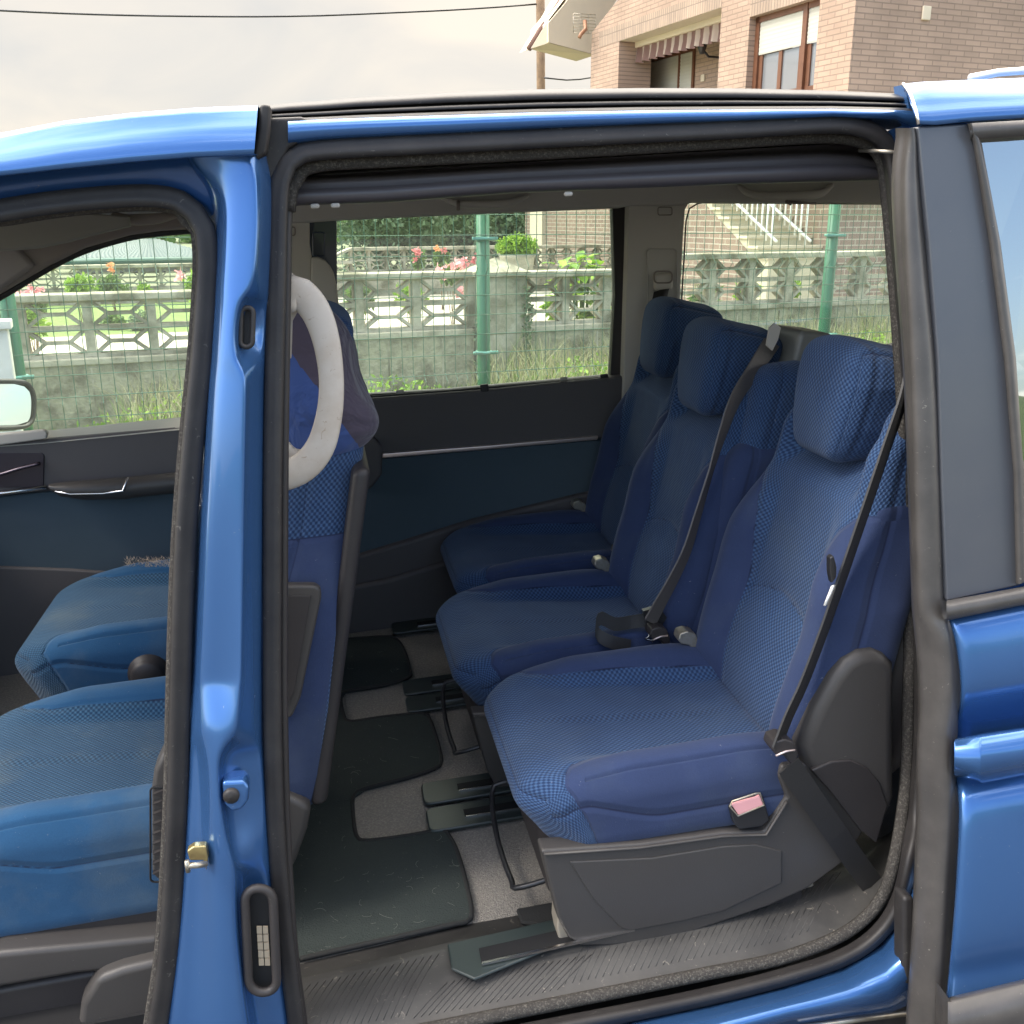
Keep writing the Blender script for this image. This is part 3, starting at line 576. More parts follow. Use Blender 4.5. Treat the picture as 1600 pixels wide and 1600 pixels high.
slab('rear_lining', [(1055, 560), (1300, 560), (1430, 540), (1560, 540), (1560, 1200), (960, 1200), (960, 700)], 1.38, .03, PLB, van, 0)
# grab handles under the headlining
def grab(pix, r, v0, m_, nm='ceiling_handle'):
    o = M(nm, *tube(spline([vp(x, y, v_) for x, y, v_ in pix], .01), r, 8, taper=lambda t: .7+.6*math.sin(t*math.pi)), m_, van); return o
gh = grab([(1156, 291, 1.33), (1170, 302, 1.29), (1200, 307, 1.27), (1250, 306, 1.27), (1282, 302, 1.29), (1299, 290, 1.33)], .010, 1.3, GREYT)
M('coat_hook', *tube([vp(1229, 300, 1.27), vp(1229, 316, 1.26), vp(1236, 319, 1.25)], .004, 6), HEADD, gh)
M('coat_hook', *bar(vp(1232, 315, 1.262), vp(1274, 318, 1.262), .006, .012, (0, 1, 0)), HEADD, gh)
gh2 = grab([(690, 308, 1.33), (715, 318, 1.30), (760, 320, 1.29), (800, 316, 1.30), (825, 306, 1.33)], .008, 1.3, HEAD)
M('coat_hook', *tube([vp(716, 314, 1.29), vp(716, 328, 1.28)], .0045, 6), HEADD, gh2)
grab([(178, 335, 1.33), (200, 343, 1.29), (240, 342, 1.28), (275, 336, 1.33)], .010, 1.3, HEADD)
# --- far front door and front part of the cabin
slab('front_pillar_trim', [(-400, 300), (0, 320), (150, 300), (330, 300), (330, 357), (300, 358), (250, 361), (200, 368), (130, 388), (75, 415), (30, 441), (-20, 470), (-140, 560), (-400, 760)], 1.35, .06, HEADD, van, .012)
q = rbox((.20, .012, .045), .011, (6, 1, 4)); c = vp(58, 356, 1.22)
M('sun_visor', [Vector((p[0], p[1], p[2]*(1-.75*sstep(-.02, .22, np.array(p[0]))))) + c for p in q[1]], q[2], mat('visor_cloth', (.20, .19, .165), rough=.95), van)
slab('windscreen_pillar', [(-200, 360), (-10, 378), (18, 377), (55, 415), (20, 440), (-60, 492), (-200, 600)], 1.335, .05, mat('pillar_cloth', (.22, .195, .18), rough=.9), van, .012)
ff = slab('far_front_window', [(-400, 730), (-20, 474), (130, 386), (200, 366), (310, 355), (310, 660), (-100, 700), (-400, 740)], 1.42, .004, GL, van, 0)
M('window_seal', *tube(spline([vp(x, y, 1.385) for x, y in ((-300, 668), (-100, 530), (-20, 476), (30, 446), (75, 419), (130, 392), (200, 371), (250, 364), (310, 359))], .02), .009, 8), RUB, ff)
fdo = slab('far_front_door', [(-400, 722), (0, 693), (30, 690), (290, 667), (310, 666), (310, 742), (285, 745), (200, 760), (-400, 800)], 1.345, .05, PLT, van, .008)
M('door_ledge', *loft([[vp(x, y0, 1.40), vp(x, (y0+y1)/2-1.5, 1.375), vp(x, y1, 1.35), vp(x, y1+4, 1.342)] for x, y0, y1 in ((-400, 698, 722), (-100, 682, 702), (70, 673, 689), (160, 664, 680), (290, 651, 667), (320, 648, 665))]), mat('ledge_grey', (.42, .40, .35), rough=.55), fdo)
slab('tweeter_cover', [(-60, 684), (68, 672), (74, 676), (72, 686), (0, 696), (-60, 700)], 1.33, .02, GREYT, fdo, .004)
dh = slab('handle_recess', rr_px(-60, 708, 69, 762, 6, -.02), 1.342, .008, mat('recess_plum', (.03, .022, .03), rough=.4), fdo, .002)
M('inner_handle', *tube(spline([vp(x, y, 1.325) for x, y in ((-40, 748), (0, 741), (30, 732), (62, 724))], .01), .008, 8, flat=.6), mat('handle_gloss', (.07, .055, .07), rough=.25, metal=.6), van)
M('door_chrome_strip', *tube([vp(x, y, 1.335) for x, y in ((-300, 806), (-60, 779), (0, 771), (72, 761))], .006, 8), CHROME, fdo)
slab('door_cloth', [(-400, 810), (0, 776), (80, 768), (310, 738), (310, 900), (-400, 900)], 1.36, .03, TEAL, van, .003)
slab('door_lower', [(-400, 890), (0, 886), (110, 890), (310, 905), (310, 1100), (-400, 1100)], 1.35, .04, PLT, van, .006)
ar = M('armrest', *loft([[vp(x, y0, 1.35), vp(x, y0-.5, 1.29), vp(x, (y0+y1)/2, 1.262), vp(x, y1, 1.28), vp(x, y1+1, 1.35)] for x, y0, y1 in ((76, 757, 764), (95, 754, 775), (130, 751, 780), (197, 746, 779), (206, 745, 777), (260, 740, 771), (310, 735, 765))]), PLS, van)
M('armrest_lid', *tube([vp(x, y, 1.262) for x, y in ((86, 768), (110, 772), (160, 771), (192, 767), (200, 746))], .003, 6), CHROME, ar)
# wing mirror of the far side
mc = vp(10, 631, 1.60); mn = Vector((.86, -.50, .10)).normalized()
def mirp(px, py, off=0): d = RvT @ ray(px, py); q_ = mc+mn*off; return OV+d*((q_-OV).dot(mn)/d.dot(mn))
mo_ = [(-40, 592), (25, 592), (42, 596), (52, 605), (57, 622), (56, 652), (50, 664), (30, 671), (-40, 673)]
mo_ = [mirp(x, y) for x, y in mo_]; mcn = sum(mo_, Vector())/len(mo_)
wm = M('wing_mirror', *loft([mo_, [p-mn*.02+(p-mcn)*.04 for p in mo_], [mcn+(p-mcn)*.9-mn*.06 for p in mo_], [mcn+(p-mcn)*.5-mn*.10 for p in mo_], [mcn+(p-mcn)*.02-mn*.11 for p in mo_]], True), BLK, van)
gp = [mirp(x, y, .003) for x, y in ((-40, 600), (22, 600), (38, 604), (46, 612), (50, 626), (49, 650), (43, 659), (26, 664), (-40, 666))]
M('mirror_glass', gp, [tuple(range(9))], MIRR, wm, smooth=False)
M('mirror_rim', *tube(spline([mirp(x, y, .004) for x, y in ((-40, 596), (24, 596), (44, 601), (53, 620), (52, 652), (44, 664), (26, 668), (-40, 670))], .01), .0065, 8), BLK, wm)
# bulkheads closing what the photo cannot see
M('dashboard', *join(box((-1.45, .12, .30), (-1.30, 1.38, 1.02)), box((-1.30, .15, .62), (-1.22, 1.36, .98))), PLB, van, smooth=False)
M('tailgate', *join(box((1.90, .05, .30), (1.94, 1.40, .98)), box((1.90, .05, 1.44), (1.94, 1.40, 1.56))), PLB, van, smooth=False)
M('far_body_side', *join(box((-1.4, 1.43, .20), (1.95, 1.47, .95)), box((1.42, .06, .30), (1.46, .10, 1.0))), PAINT, van, smooth=False)
M('under_body', *box((-1.4, .08, .22), (1.95, 1.42, .33)), DARK, van, smooth=False)
# --- cream grip on the inside of the pillar
g_out = [(448, 424, .10), (462, 430, .098), (480, 446, .094), (500, 474, .09), (518, 515, .088), (529, 560, .088), (532, 605, .088), (527, 655, .088), (513, 705, .09), (490, 738, .094), (462, 756, .10)]
ctr = [(440, 470), (462, 456), (478, 466), (493, 486), (505, 515), (514, 555), (518, 600), (515, 645), (504, 690), (487, 718), (466, 735), (440, 745)]
rad = lambda t: 1+.12*math.cos(t*2*math.pi)
gr = M('grab_ring', *tube(spline([vp(x, y, .098) for x, y in ctr], .006), .0188, 20, taper=rad, flat=.36, flatdir=(0, 1, 0)), BEIGE, van)
M('grip_base', *prism([vp(x, y, .112) for x, y in ((440, 425), (455, 427), (480, 447), (492, 470), (480, 478), (466, 486), (457, 502), (455, 560), (440, 560))], (0, .02, 0)), BEIGE, gr, smooth=False)
slab('grip_foot', [(440, 690), (452, 694), (462, 706), (487, 704), (498, 716), (470, 748), (455, 762), (440, 772)], .105, .02, BEIGE, gr, .006)
TILT = 1
# --- the sliding door, slid back along the flank
VD = -.085
sdo = M('sliding_door', *loft([[vq(xl+(0 if k == 0 else k*60), yl-k*60*sl_k, VD+dv+(.012 if k == 0 else 0)) for k in (0, .08, 1, 3, 6, 9)] for xl, yl, sl_k, dv in
      ((1481, 966, .2, .012), (1484, 972, .2, .0), (1494, 1005, .2, -.008), (1500, 1050, .19, -.012), (1502, 1085, .18, -.010), (1499, 1106, .18, .0), (1493, 1128, .17, .022), (1490, 1150, .17, .03), (1490, 1180, .17, .03), (1491, 1205, .17, .024), (1494, 1228, .17, .004), (1499, 1250, .17, -.012), (1498, 1300, .17, -.02), (1494, 1380, .17, -.026), (1488, 1460, .18, -.028), (1484, 1500, .18, -.024), (1482, 1525, .19, -.018), (1479, 1545, .2, -.022), (1476, 1600, .2, -.03), (1470, 1700, .2, -.03))]), PAINT, van)
ss = sdo.modifiers.new('sub', 'SUBSURF'); ss.levels = 1; ss.render_levels = 2
# roof edge piece above the sliding door
rows = []
for x, yt, yb in ((1412, 131, 193), (1416, 130.5, 194), (1440, 128, 195), (1520, 124.5, 189), (1600, 121.5, 184), (1760, 116, 172), (2000, 112, 160)):
    T_ = vq(x, yt, -.035); r = [Vector((vq(x+3, yt, 1.1).x, 1.1, T_.z-.01)), Vector((vq(x+2, yt, .30).x, .30, T_.z+.004))]
    for k in range(9):
        a = k/8; r.append(vq(x+(22*a if x < 1500 else 0), yt+(yb-yt)*a, -.035-.038*math.sin(a*math.pi/2)))
    r.append(vq(x+(22 if x < 1500 else 0), yb+2, -.04)); rows.append(r)
M('rear_roof_panel', *loft(rows), PAINT, van)
M('roof_panel_edge', *tube(spline([vq(x, y, v_) for x, y, v_ in ((1411, 131, -.037), (1420, 143, -.05), (1427, 160, -.062), (1432, 178, -.07), (1434.5, 194, -.075))], .008), .0022, 6), CHROME, van)
# black upper part of the door
slab('door_pillar_panel', [(1434, 198), (1520, 193), (1528, 222), (1555, 380), (1578, 560), (1592, 740), (1596, 915), (1480, 940), (1472, 760), (1466, 560), (1452, 380)], -.07, .03, SATIN, sdo, .003)
sfr = [(1511, 193, 1520, 192), (1520, 226, 1534, 226), (1545, 380, 1563, 380), (1568, 560, 1587, 560), (1583, 740, 1599, 740), (1587, 912, 1604, 908)]
rows = [[vq(a, y0, -.062), vq(a+1, y0, -.078), vq((a+b)/2, y0, -.084), vq(b, y1, -.078), vq(b+1, y1, -.05)] for a, y0, b, y1 in [(a, y0, b, y1) for a, y0, b, y1 in sfr]]
M('window_surround', *loft(rows), RUBG, sdo)
rows = [[vq(x, y-1, -.06), vq(x, y, -.08), vq(x, y+14, -.084), vq(x, y+25, -.078), vq(x, y+26, -.05)] for x, y in ((1516, 193), (1600, 188), (1700, 180), (1900, 165))]
M('window_surround', *loft(rows), RUBG, sdo)
slab('sliding_door_glass', [(1528, 214), (1620, 209), (1900, 190), (1900, 870), (1604, 905), (1598, 740), (1585, 560), (1561, 380)], -.062, .004, GLD, sdo, 0)
M('window_ledge_trim', *loft([[vq(x, y0-1, -.06), vq(x, y0, -.085), vq(x, y0+(y1-y0)*.35, -.098), vq(x, y1, -.096), vq(x, y1+1.5, -.07)] for x, y0, y1 in ((1479, 939, 966), (1484, 938, 967.5), (1540, 928, 956), (1600, 917, 944), (1700, 898, 926), (1900, 862, 888))]), RUBG, sdo)
# stepped rubber along the leading edge
ed = [(200, 1398, 1412, 1431, 1437), (212, 1401, 1415, 1435, 1440), (245, 1394, 1409, 1436, 1442), (300, 1391, 1406, 1437, 1447), (420, 1399, 1411, 1446, 1457), (560, 1411, 1420, 1463, 1469), (700, 1416, 1424, 1468, 1473), (840, 1421, 1427, 1472, 1477), (940, 1424, 1430, 1474, 1480), (962, 1425, 1432, 1476, 1481), (984, 1428, 1437, 1486, 1493), (1030, 1433, 1441, 1492, 1499), (1085, 1435, 1444, 1494, 1502), (1115, 1436, 1442, 1491, 1497), (1150, 1433, 1436, 1489, 1491), (1200, 1431, 1434, 1488, 1491), (1235, 1432, 1438, 1490, 1495), (1262, 1432, 1440, 1491, 1499), (1310, 1430, 1437, 1489, 1498), (1400, 1427, 1434, 1484, 1492), (1500, 1421, 1428, 1479, 1484), (1600, 1415, 1422, 1472, 1477), (1720, 1406, 1414, 1463, 1470)]
rows = []
for y, a, b, c_, d in ed:
    up_ = y < 975
    if up_: rows.append([vq(a, y, -.02), vq(a+2, y, -.05), vq(b, y, -.052), vq(b+3, y, -.066), vq((b+c_)/2, y, -.072), vq(c_-4, y, -.072), vq(c_, y, -.060), vq(d, y, -.062), vq(d+5, y, -.04)])
    else: rows.append([vq(a, y, -.02), vq(a+1, y, -.05), vq(b, y, -.056), vq(b+(c_-b)*.25, y, -.066), vq((b+c_)/2, y, -.076), vq(c_-9, y, -.084), vq(c_-2, y, -.082), vq(d, y, -.070), vq(d+6, y, -.04)])
o = M('leading_edge_rubber', *loft(rows), RUBG, sdo); s_ = o.modifiers.new('sub', 'SUBSURF'); s_.levels = 1; s_.render_levels = 1
slab('edge_buffer', rr_px(1412, 1402, 1430, 1540, 8), -.03, .03, RUB, sdo, .006)
# body-coloured handle
rows = []
for x, yt, yb in ((1491, 1157, 1211), (1493, 1155, 1214), (1530, 1149, 1221), (1534, 1148, 1224), (1600, 1138, 1211), (1700, 1122, 1192), (1820, 1103, 1170)):
    first = x <= 1530; v_o = -.115 if x > 1500 else -.09; r = []
    for k, (f_, dv) in enumerate(((-.03, .05), (0, .0), (.06, -.010), (.30, -.014), (.42, -.018), (.7, -.016), (.93, -.004), (1.0, .012), (1.02, .05))): r.append(vq(x, yt+(yb-yt)*f_, v_o+dv))
    rows.append(r)
hdl = M('door_handle', *loft(rows), PAINT, sdo)
M('side_moulding', *loft([[vq(x, y-2, -.09), vq(x, y, -.125), vq(x, y+8, -.145), vq(x, y+60, -.15), vq(x, y+110, -.13)] for x, y in ((1481, 1561), (1487, 1558), (1600, 1531), (1700, 1510), (1900, 1470))]), RUBG, sdo)
M('moulding_end', *prism([vq(1481, 1560, -.12), vq(1488, 1568, -.145), vq(1492, 1640, -.145), vq(1478, 1640, -.1)], (0.002, .03, 0)), RUBG, sdo, smooth=False)
M('roof_rail', *tube(spline([Vector(p) for p in (vq(1515, 122, .30), vq(1560, 113.5, .30), vq(1600, 110.5, .30), vq(1700, 106, .30), vq(1900, 102, .30))], .03), .006, 8), mat('silver_rail', (.72, .72, .72), rough=.3, metal=.4), van)
TILT = 0
V, F = prism([Vector(p) for p in ((.74, -.02, .24), (1.95, -.02, .24), (1.95, .0, .92), (.70, .0, .92))], (0, .04, 0)); o = M('rear_quarter_panel', V, F, PAINT, van, smooth=False); bev(o, .01, 3)
V, F = prism([Vector(p) for p in ((.70, .0, .925), (.80, .0, .925), (.76, .06, 1.52), (.66, .06, 1.52))], (0, .03, 0)); M('rear_quarter_pillar', V, F, PLB, van, smooth=False)
V, F = prism([Vector(p) for p in ((.805, .004, .925), (1.95, .004, .925), (1.90, .066, 1.52), (.765, .066, 1.52))], (0, .004, 0)); M('rear_quarter_glass', V, F, GLD, van, smooth=False)
V, F = prism([Vector(p) for p in ((.66, .055, 1.525), (1.95, .055, 1.525), (1.95, .08, 1.60), (.66, .08, 1.60))], (0, .03, 0)); M('roof_side_rail', V, F, PAINT, van, smooth=False)
# ================================================================== SEATS
def cushion(parent, u0, u1, vc, W, wtop, Hd, bol=.030, fab=None, fr=.115, taper=.0):
    """u0 front, u1 back, wtop height of the sitting surface, Hd depth of the pad"""
    L = (u1-u0)/2; uc = (u0+u1)/2; hd = (L, W, Hd/2)
    def dfm(Q, P):
        x, y, z = Q[:, 0], Q[:, 1], Q[:, 2]; xn = (x+L)/(2*L); wz = sstep(-Hd/2, Hd/2, z); ay = np.abs(y)/W
        f = bol*sstep(.52, .80, ay)*(1-.55*sstep(.90, 1., ay))*sstep(.10, .42, xn)*(1-.35*sstep(.75, 1, xn))
        f = f-.020*sstep(.30, .85, xn)*(1-sstep(.5, .75, ay))+.012*np.exp(-((xn-.16)/.13)**2)-.012*sstep(.12, 0, xn)
        z2 = z+f*wz
        x2 = x+(1-wz)*.05*(1-sstep(0, .35, xn))          # front face leans back towards the floor
        y2 = y*(1-taper*(1-xn))
        y2 = y2+np.sign(y)*.006*np.sin(xn*math.pi)*wz
        # corners of the front edge round off in plan
        x2 = x2+.040*(1-sstep(0, .30, xn))*sstep(.62, 1, ay)**2
        return np.stack([x2+uc, y2+vc, z2+wtop-Hd/2], 1)
    def att(Q, P):
        x, y, z = P[:, 0], P[:, 1], P[:, 2]; xx = x+L; ay = np.abs(y)
        ys = W*np.interp(xx/(2*L), [0, .07, .13, .20, .30, .6, 1.0], [1.35, 1.2, .93, .76, .68, .66, .62])
        sd = ay-ys
        side = ay >= W-1e-6
        xfr = .055
        sd = np.where(side, np.minimum(.03, (xx-xfr)*1.0-(Hd/2-z)*.35), sd*np.where(ay > W-.03, 1, 1))
        front = x <= -L+1e-6; sd = np.where(front, -np.abs(W*1.12-ay)-.001, sd)
        sm = np.abs(sd)
        sm = np.minimum(sm, np.where(front | side, 1, np.abs(ay-W*.97)+np.where(xx < .10, 1, 0)))
        sm = np.minimum(sm, np.where((z > 0) & ~side, np.hypot(xx-.008, 0)+np.where(z < Hd/2-.03, 1, 0), 1))
        sm = np.minimum(sm, np.where(side, np.abs((Hd/2-z)-.035-.03*sstep(.2, .5, (x+L)/(2*L))), 1))
        return sd, sm
    return soft('cushion', hd, .034, (62, 60, 26), dfm, att, fab, parent)
HR = 1
def backrest(parent, u0, w0, H, vc, W, T, lean, fab, bol=.028, waist=.74, arch=.38):
    hd = (T/2, W, H/2)
    def wprof(h): return np.interp(h, [0, .12, .3, .5, .66, .76, .84, .92, 1.0], [.93, .99, 1.02, 1.0, .92, .83, .81, .80, .60])
    def dfm(Q, P):
        x, y, z = Q[:, 0], Q[:, 1], Q[:, 2]; h = (z+H/2)/H; fx = sstep(T/2, -T/2, x); ay = np.abs(y)/W
        k = wprof(h)
        f = bol*1.55*sstep(.46, .80, ay)*(1-.45*sstep(.93, 1, ay))*sstep(.02, .18, h)*(1-sstep(.55, .78, h))
        f = f+.020*np.exp(-((h-.22)/.17)**2)*(1-ay**2)-.010*np.exp(-((h-.42)/.05)**2)*(1-ay)
        x2 = x-f*fx+lean*(h*H)+.02*np.sin(h*math.pi)*0
        x2 = x2+.035*sstep(.86, 1, h)*fx*(.3+.7*ay)+.055*sstep(.74, .84, h)*sstep(.82, .62, ay)*fx*HR
        return np.stack([x2+u0+T/2, y*k+vc, z+w0+H/2], 1)
    def att(Q, P):
        x, y, z = P[:, 0], P[:, 1], P[:, 2]; h = (z+H/2)/H; ay = np.abs(y)/W
        ys = np.interp(h, [0, .15, .35, .5, .62, .69, .735, .76], [.54, .53, .53, .56, .63, .74, .90, 1.6])
        sd = (ay-ys)*W; side = ay >= 1-1e-6
        sd = np.where(side, np.where(h < .72, .02, -.02)+(0), sd)
        sds = (waist-h)*H
        sd = np.where(side | (ay > .93), sds, sd)
        back = x >= T/2-1e-6
        sm = np.abs(sd)
        ar = arch+.055*(1-(ay/.62)**2); sm = np.minimum(sm, np.where((x < 0) & (ay < ys) & ~side, np.abs(h-ar)*H, 1))
        sm = np.minimum(sm, np.where(side, np.abs(x+T*.12), 1))
        return np.where(back, -.01, sd), sm
    return soft('backrest', hd, .036, (12, 60, 100), dfm, att, fab, parent)
def headrest(parent, u0, w0, H, vc, W, T, fab, lean=.12):
    hd = (T/2, W, H/2)
    def dfm(Q, P):
        x, y, z = Q[:, 0], Q[:, 1], Q[:, 2]; h = (z+H/2)/H
        k = np.interp(h, [0, .3, .7, 1], [.64, .86, 1.0, .93]); fx = sstep(T/2, -T/2, x)
        x2 = x+lean*h*H-.012*(1-(y/W)**2)*fx*np.sin(h*math.pi)-.0*h
        z2 = z+.014*sstep(.5, 1, h)*(1-(y/W)**2)-.03*sstep(.5, 1, h)*sstep(-T/2, T/2, x)
        return np.stack([x2+u0+T/2, y*k+vc, z2+w0+H/2], 1)
    def att(Q, P):
        x, y, z = P[:, 0], P[:, 1], P[:, 2]
        top = z >= H/2-1e-6; side = np.abs(y) >= W-1e-6
        sm = np.where(side, np.abs(x+T*.28), np.abs(np.abs(y)-W*1.0)+.001*0)
        sm = np.where(top, np.minimum(np.abs(x+T*.28)+.0, np.abs(np.abs(y)-W*.93)), sm)
        sm = np.where(x <= -T/2+1e-6, np.abs(np.abs(y)-W*.985)+.002, sm)
        return -np.ones(len(x))*.01, sm
    o = soft('headrest', hd, .030, (18, 32, 26), dfm, att, fab, parent)
    for s in (-1, 1): M('headrest_post', *tube([(u0+T*.55+.0, vc+s*W*.42, w0-.09), (u0+T*.55+.015, vc+s*W*.42, w0+.03)], .006, 8), BLK, o)
    return o
def rear_seat():
    t = thing('rear_seat', 'nearest blue cloth rear seat, beside the sliding door opening, grey shell on its side', 'car seat', (.30, .19, .39))
    cushion(t, .045, .50, .190, .203, .655, .118, fab=FAB)
    backrest(t, .480, .575, .590, .19, .203, .115, .258, FAB)
    headrest(t, .588, 1.062, .178, .19, .102, .145, FAB, .17)
    q = rbox((.05, .19, .28), .045, (3, 6, 8))     # hard back of the seat
    M('back_shell', [Vector((p[0]+.665+.035+.258*(p[2]), p[1]+.19, p[2]+.84)) for p in q[1]], q[2], PLB, t)
    q = rbox((.21, .18, .045), .02, (6, 6, 2)); M('seat_pan', [Vector((p[0]+.30, p[1]+.19, p[2]+.50)) for p in q[1]], q[2], PLB, t)
    V, F = join(box((.16, .0, .38), (.22, .04, .48)), box((.16, .34, .38), (.22, .38, .48)), box((.44, .34, .38), (.50, .38, .48)), box((.44, .0, .38), (.50, .04, .48)))
    M('seat_leg', V, F, PLB, t, smooth=False)
    # wire bar of the seat adjuster
    M('adjuster_bar', *tube(spline([(.19, .34, .46), (.08, .335, .47), (.055, .33, .455), (.046, .24, .425), (.05, .13, .418), (.062, .09, .43), (.19, .08, .46)], .01), .0048, 8), BLK, t)
    for v_, nm in ((-.020, 'side_shell'), (.40, 'side_shell')):
        near = v_ < .2; sgn = 1 if near else -1
        pts = [(845, 1329), (1000, 1319), (1131, 1301), (1160, 1300), (1195, 1300), (1229, 1246), (1216, 1214), (1222, 1196), (1262, 1192), (1330, 1260), (1350, 1300), (1316, 1350), (1262, 1390), (1200, 1418), (1060, 1465), (960, 1479), (908, 1479), (888, 1466), (872, 1436)]
        P = [vp(x, y, -.02) for x, y in pts]
        for p in P: p.y = v_
        V, F = prism(P, (0, .035*sgn, 0)); o = M(nm, V, F, PLS, t, smooth=False); bev(o, .006, 3)
        if near:
            P = [vp(x, y, -.0225) for x, y in ((890, 1347), (1020, 1341), (1130, 1323), (1180, 1320), (1222, 1330), (1222, 1380), (1130, 1424), (1060, 1441), (985, 1455), (970, 1450), (926, 1404))]
            V, F = prism(P, (0, .012, 0)); o2 = M('shell_panel', V, F, PLS, o, smooth=False); bev(o2, .0022, 2)
            M('shell_rim', *tube([vp(x, y, -.021) for x, y in ((850, 1334), (1000, 1324), (1131, 1306), (1160, 1305), (1197, 1304), (1229, 1252))], .0036, 8, flat=.6), PLS, o)
    # lever
    lp = [vp(x, y, -.048) for x, y in ((1207, 1172), (1211, 1160), (1226, 1155), (1241, 1160), (1247, 1176), (1246, 1198), (1240, 1200), (1228, 1182), (1212, 1180))]
    V, F = prism(lp, (0, .035, 0)); lv = M('recliner_lever', V, F, PLB, t, smooth=False); bev(lv, .004, 3)
    M('lever_highlight_trim', *tube([vp(x, y, -.050) for x, y in ((1212, 1181), (1228, 1174), (1242, 1172))], .0018, 6), SILV, lv)
    # the same lever at the far side of the seat
    V, F = prism([p+Vector((0, .43, 0)) for p in lp], (0, -.03, 0)); lv2 = M('recliner_lever', V, F, STEEL, t, smooth=False); bev(lv2, .004, 3)
    q = rbox((.030, .014, .034), .009, (2, 1, 2))
    return t
near = rear_seat()
def place(t, du, dv, label):
    c = copy_tree(t); b = BASE[t.name]+Vector((du, dv, -.012)); c.matrix_world = Matrix.Translation(Rv @ b+Tv) @ Rv.to_4x4(); c['label'] = label; BASE[c.name] = b; return c
near['group'] = 'rear seats in the second row'
mid = place(near, -.035, .460, 'middle blue cloth rear seat with a loose black belt looped on its cushion')
far_ = place(near, .030, .920, 'farthest blue cloth rear seat, against the far door lining')
# recliner cover
rc_pts = [(1262, 1203), (1250, 1168), (1275, 1108), (1303, 1058), (1322, 1034), (1345, 1020), (1368, 1017), (1386, 1024), (1402, 1040), (1402, 1250), (1372, 1320), (1345, 1300), (1300, 1240)]
for v_, sgn in ((-.030, 1),):
    P = [vp(x, y, -.03) for x, y in rc_pts]
    for p in P: p.y = v_
    V, F = prism(P, (0, .06*sgn, 0)); o = M('recliner_cover', V, F, PLS, near, smooth=False); bev(o, .020, 5, 50)
    if sgn > 0:
        P = [vp(x, y, -.034) for x, y in ((1268, 1204), (1300, 1190), (1330, 1188), (1356, 1200), (1376, 1224), (1388, 1258), (1370, 1318), (1345, 1298), (1300, 1240))]
        V, F = prism(P, (0, .01, 0)); o2 = M('cover_disc', V, F, PLB, o, smooth=False); bev(o2, .003, 2)
# front leg, buckle, belts of single seats
o = M('rail_foot', *prism([vp(x, y, -.005) for x, y in ((872, 1410), (884, 1412), (924, 1466), (922, 1474), (895, 1480), (876, 1482), (870, 1450))], (0, .04, 0)), mat('zinc_primer', (.34, .30, .24), rough=.5, metal=.3), near, smooth=False); bev(o, .004, 2)
o = M('rail_foot', *prism([vp(x, y, .02) for x, y in ((1208, 1405), (1272, 1378), (1277, 1412), (1210, 1426))], (0, .04, 0)), bpy.data.materials['zinc_primer'], near, smooth=False); bev(o, .004, 2)
bk = M('belt_buckle', *prism([vp(x, y, -.022) for x, y in ((1140, 1262), (1148, 1256), (1180, 1245), (1192, 1243), (1198, 1262), (1203, 1282), (1190, 1292), (1155, 1297), (1146, 1285))], (0, .02, 0)), BLK, near, smooth=False); bev(bk, .003, 2)
o = M('release_button', *prism([vp(x, y, -.0235) for x, y in ((1143, 1258), (1188, 1244), (1193, 1258), (1154, 1274))], (0, .006, 0)), PINK, bk, smooth=False); bev(o, .0015, 2)
M('buckle_rim', *tube([vp(x, y, -.024) for x, y in ((1140, 1260), (1144, 1252), (1180, 1240), (1187, 1239), (1194, 1258), (1153, 1275))], .0014, 6, True), STEEL, bk)
def facing(P, mixf):
    W_ = []
    for i, p in enumerate(P):
        t_ = (P[min(i+1, len(P)-1)]-P[max(i-1, 0)]).normalized(); r_ = (p-OV).normalized(); f_ = t_.cross(r_).normalized(); m_ = mixf(i/(len(P)-1)); W_.append((f_*m_+r_*(1-m_)).normalized())
    return W_
wd = Vector((.72, .68, -.10))
bpts = [(1424, 560, .05), (1412, 620, .02), (1385, 700, .005), (1358, 780, -.005), (1330, 862, -.012), (1305, 935, -.018), (1282, 1000, -.022), (1255, 1070, -.026), (1232, 1120, -.03), (1213, 1170, -.036)]
bq = spline([vp(*p) for p in bpts], .006)
b1 = M('seat_belt', *ribbon(bq, facing(bq, lambda t: .20), .044), BELT, near, smooth=False)
b1b = M('lap_belt', *ribbon([vp(1232, 1196, -.046), vp(1266, 1245, -.044), (vp(1308, 1305, -.040)), vp(1352, 1368, -.03), vp(1385, 1410, -.02)], Vector((.72, -.1, .62)), .037), BELT, near, smooth=False)
o = M('belt_tongue', *prism([vp(x, y, -.035) for x, y in ((1297, 872), (1303, 868), (1308, 886), (1307, 903), (1300, 912), (1297, 895))], (0, .012, 0)), BLK, b1, smooth=False); bev(o, .002)
M('belt_label', *ribbon([vp(1302, 915, -.040), vp(1296, 930, -.041), vp(1290, 945, -.042)], wd, .010), WHITE, b1)
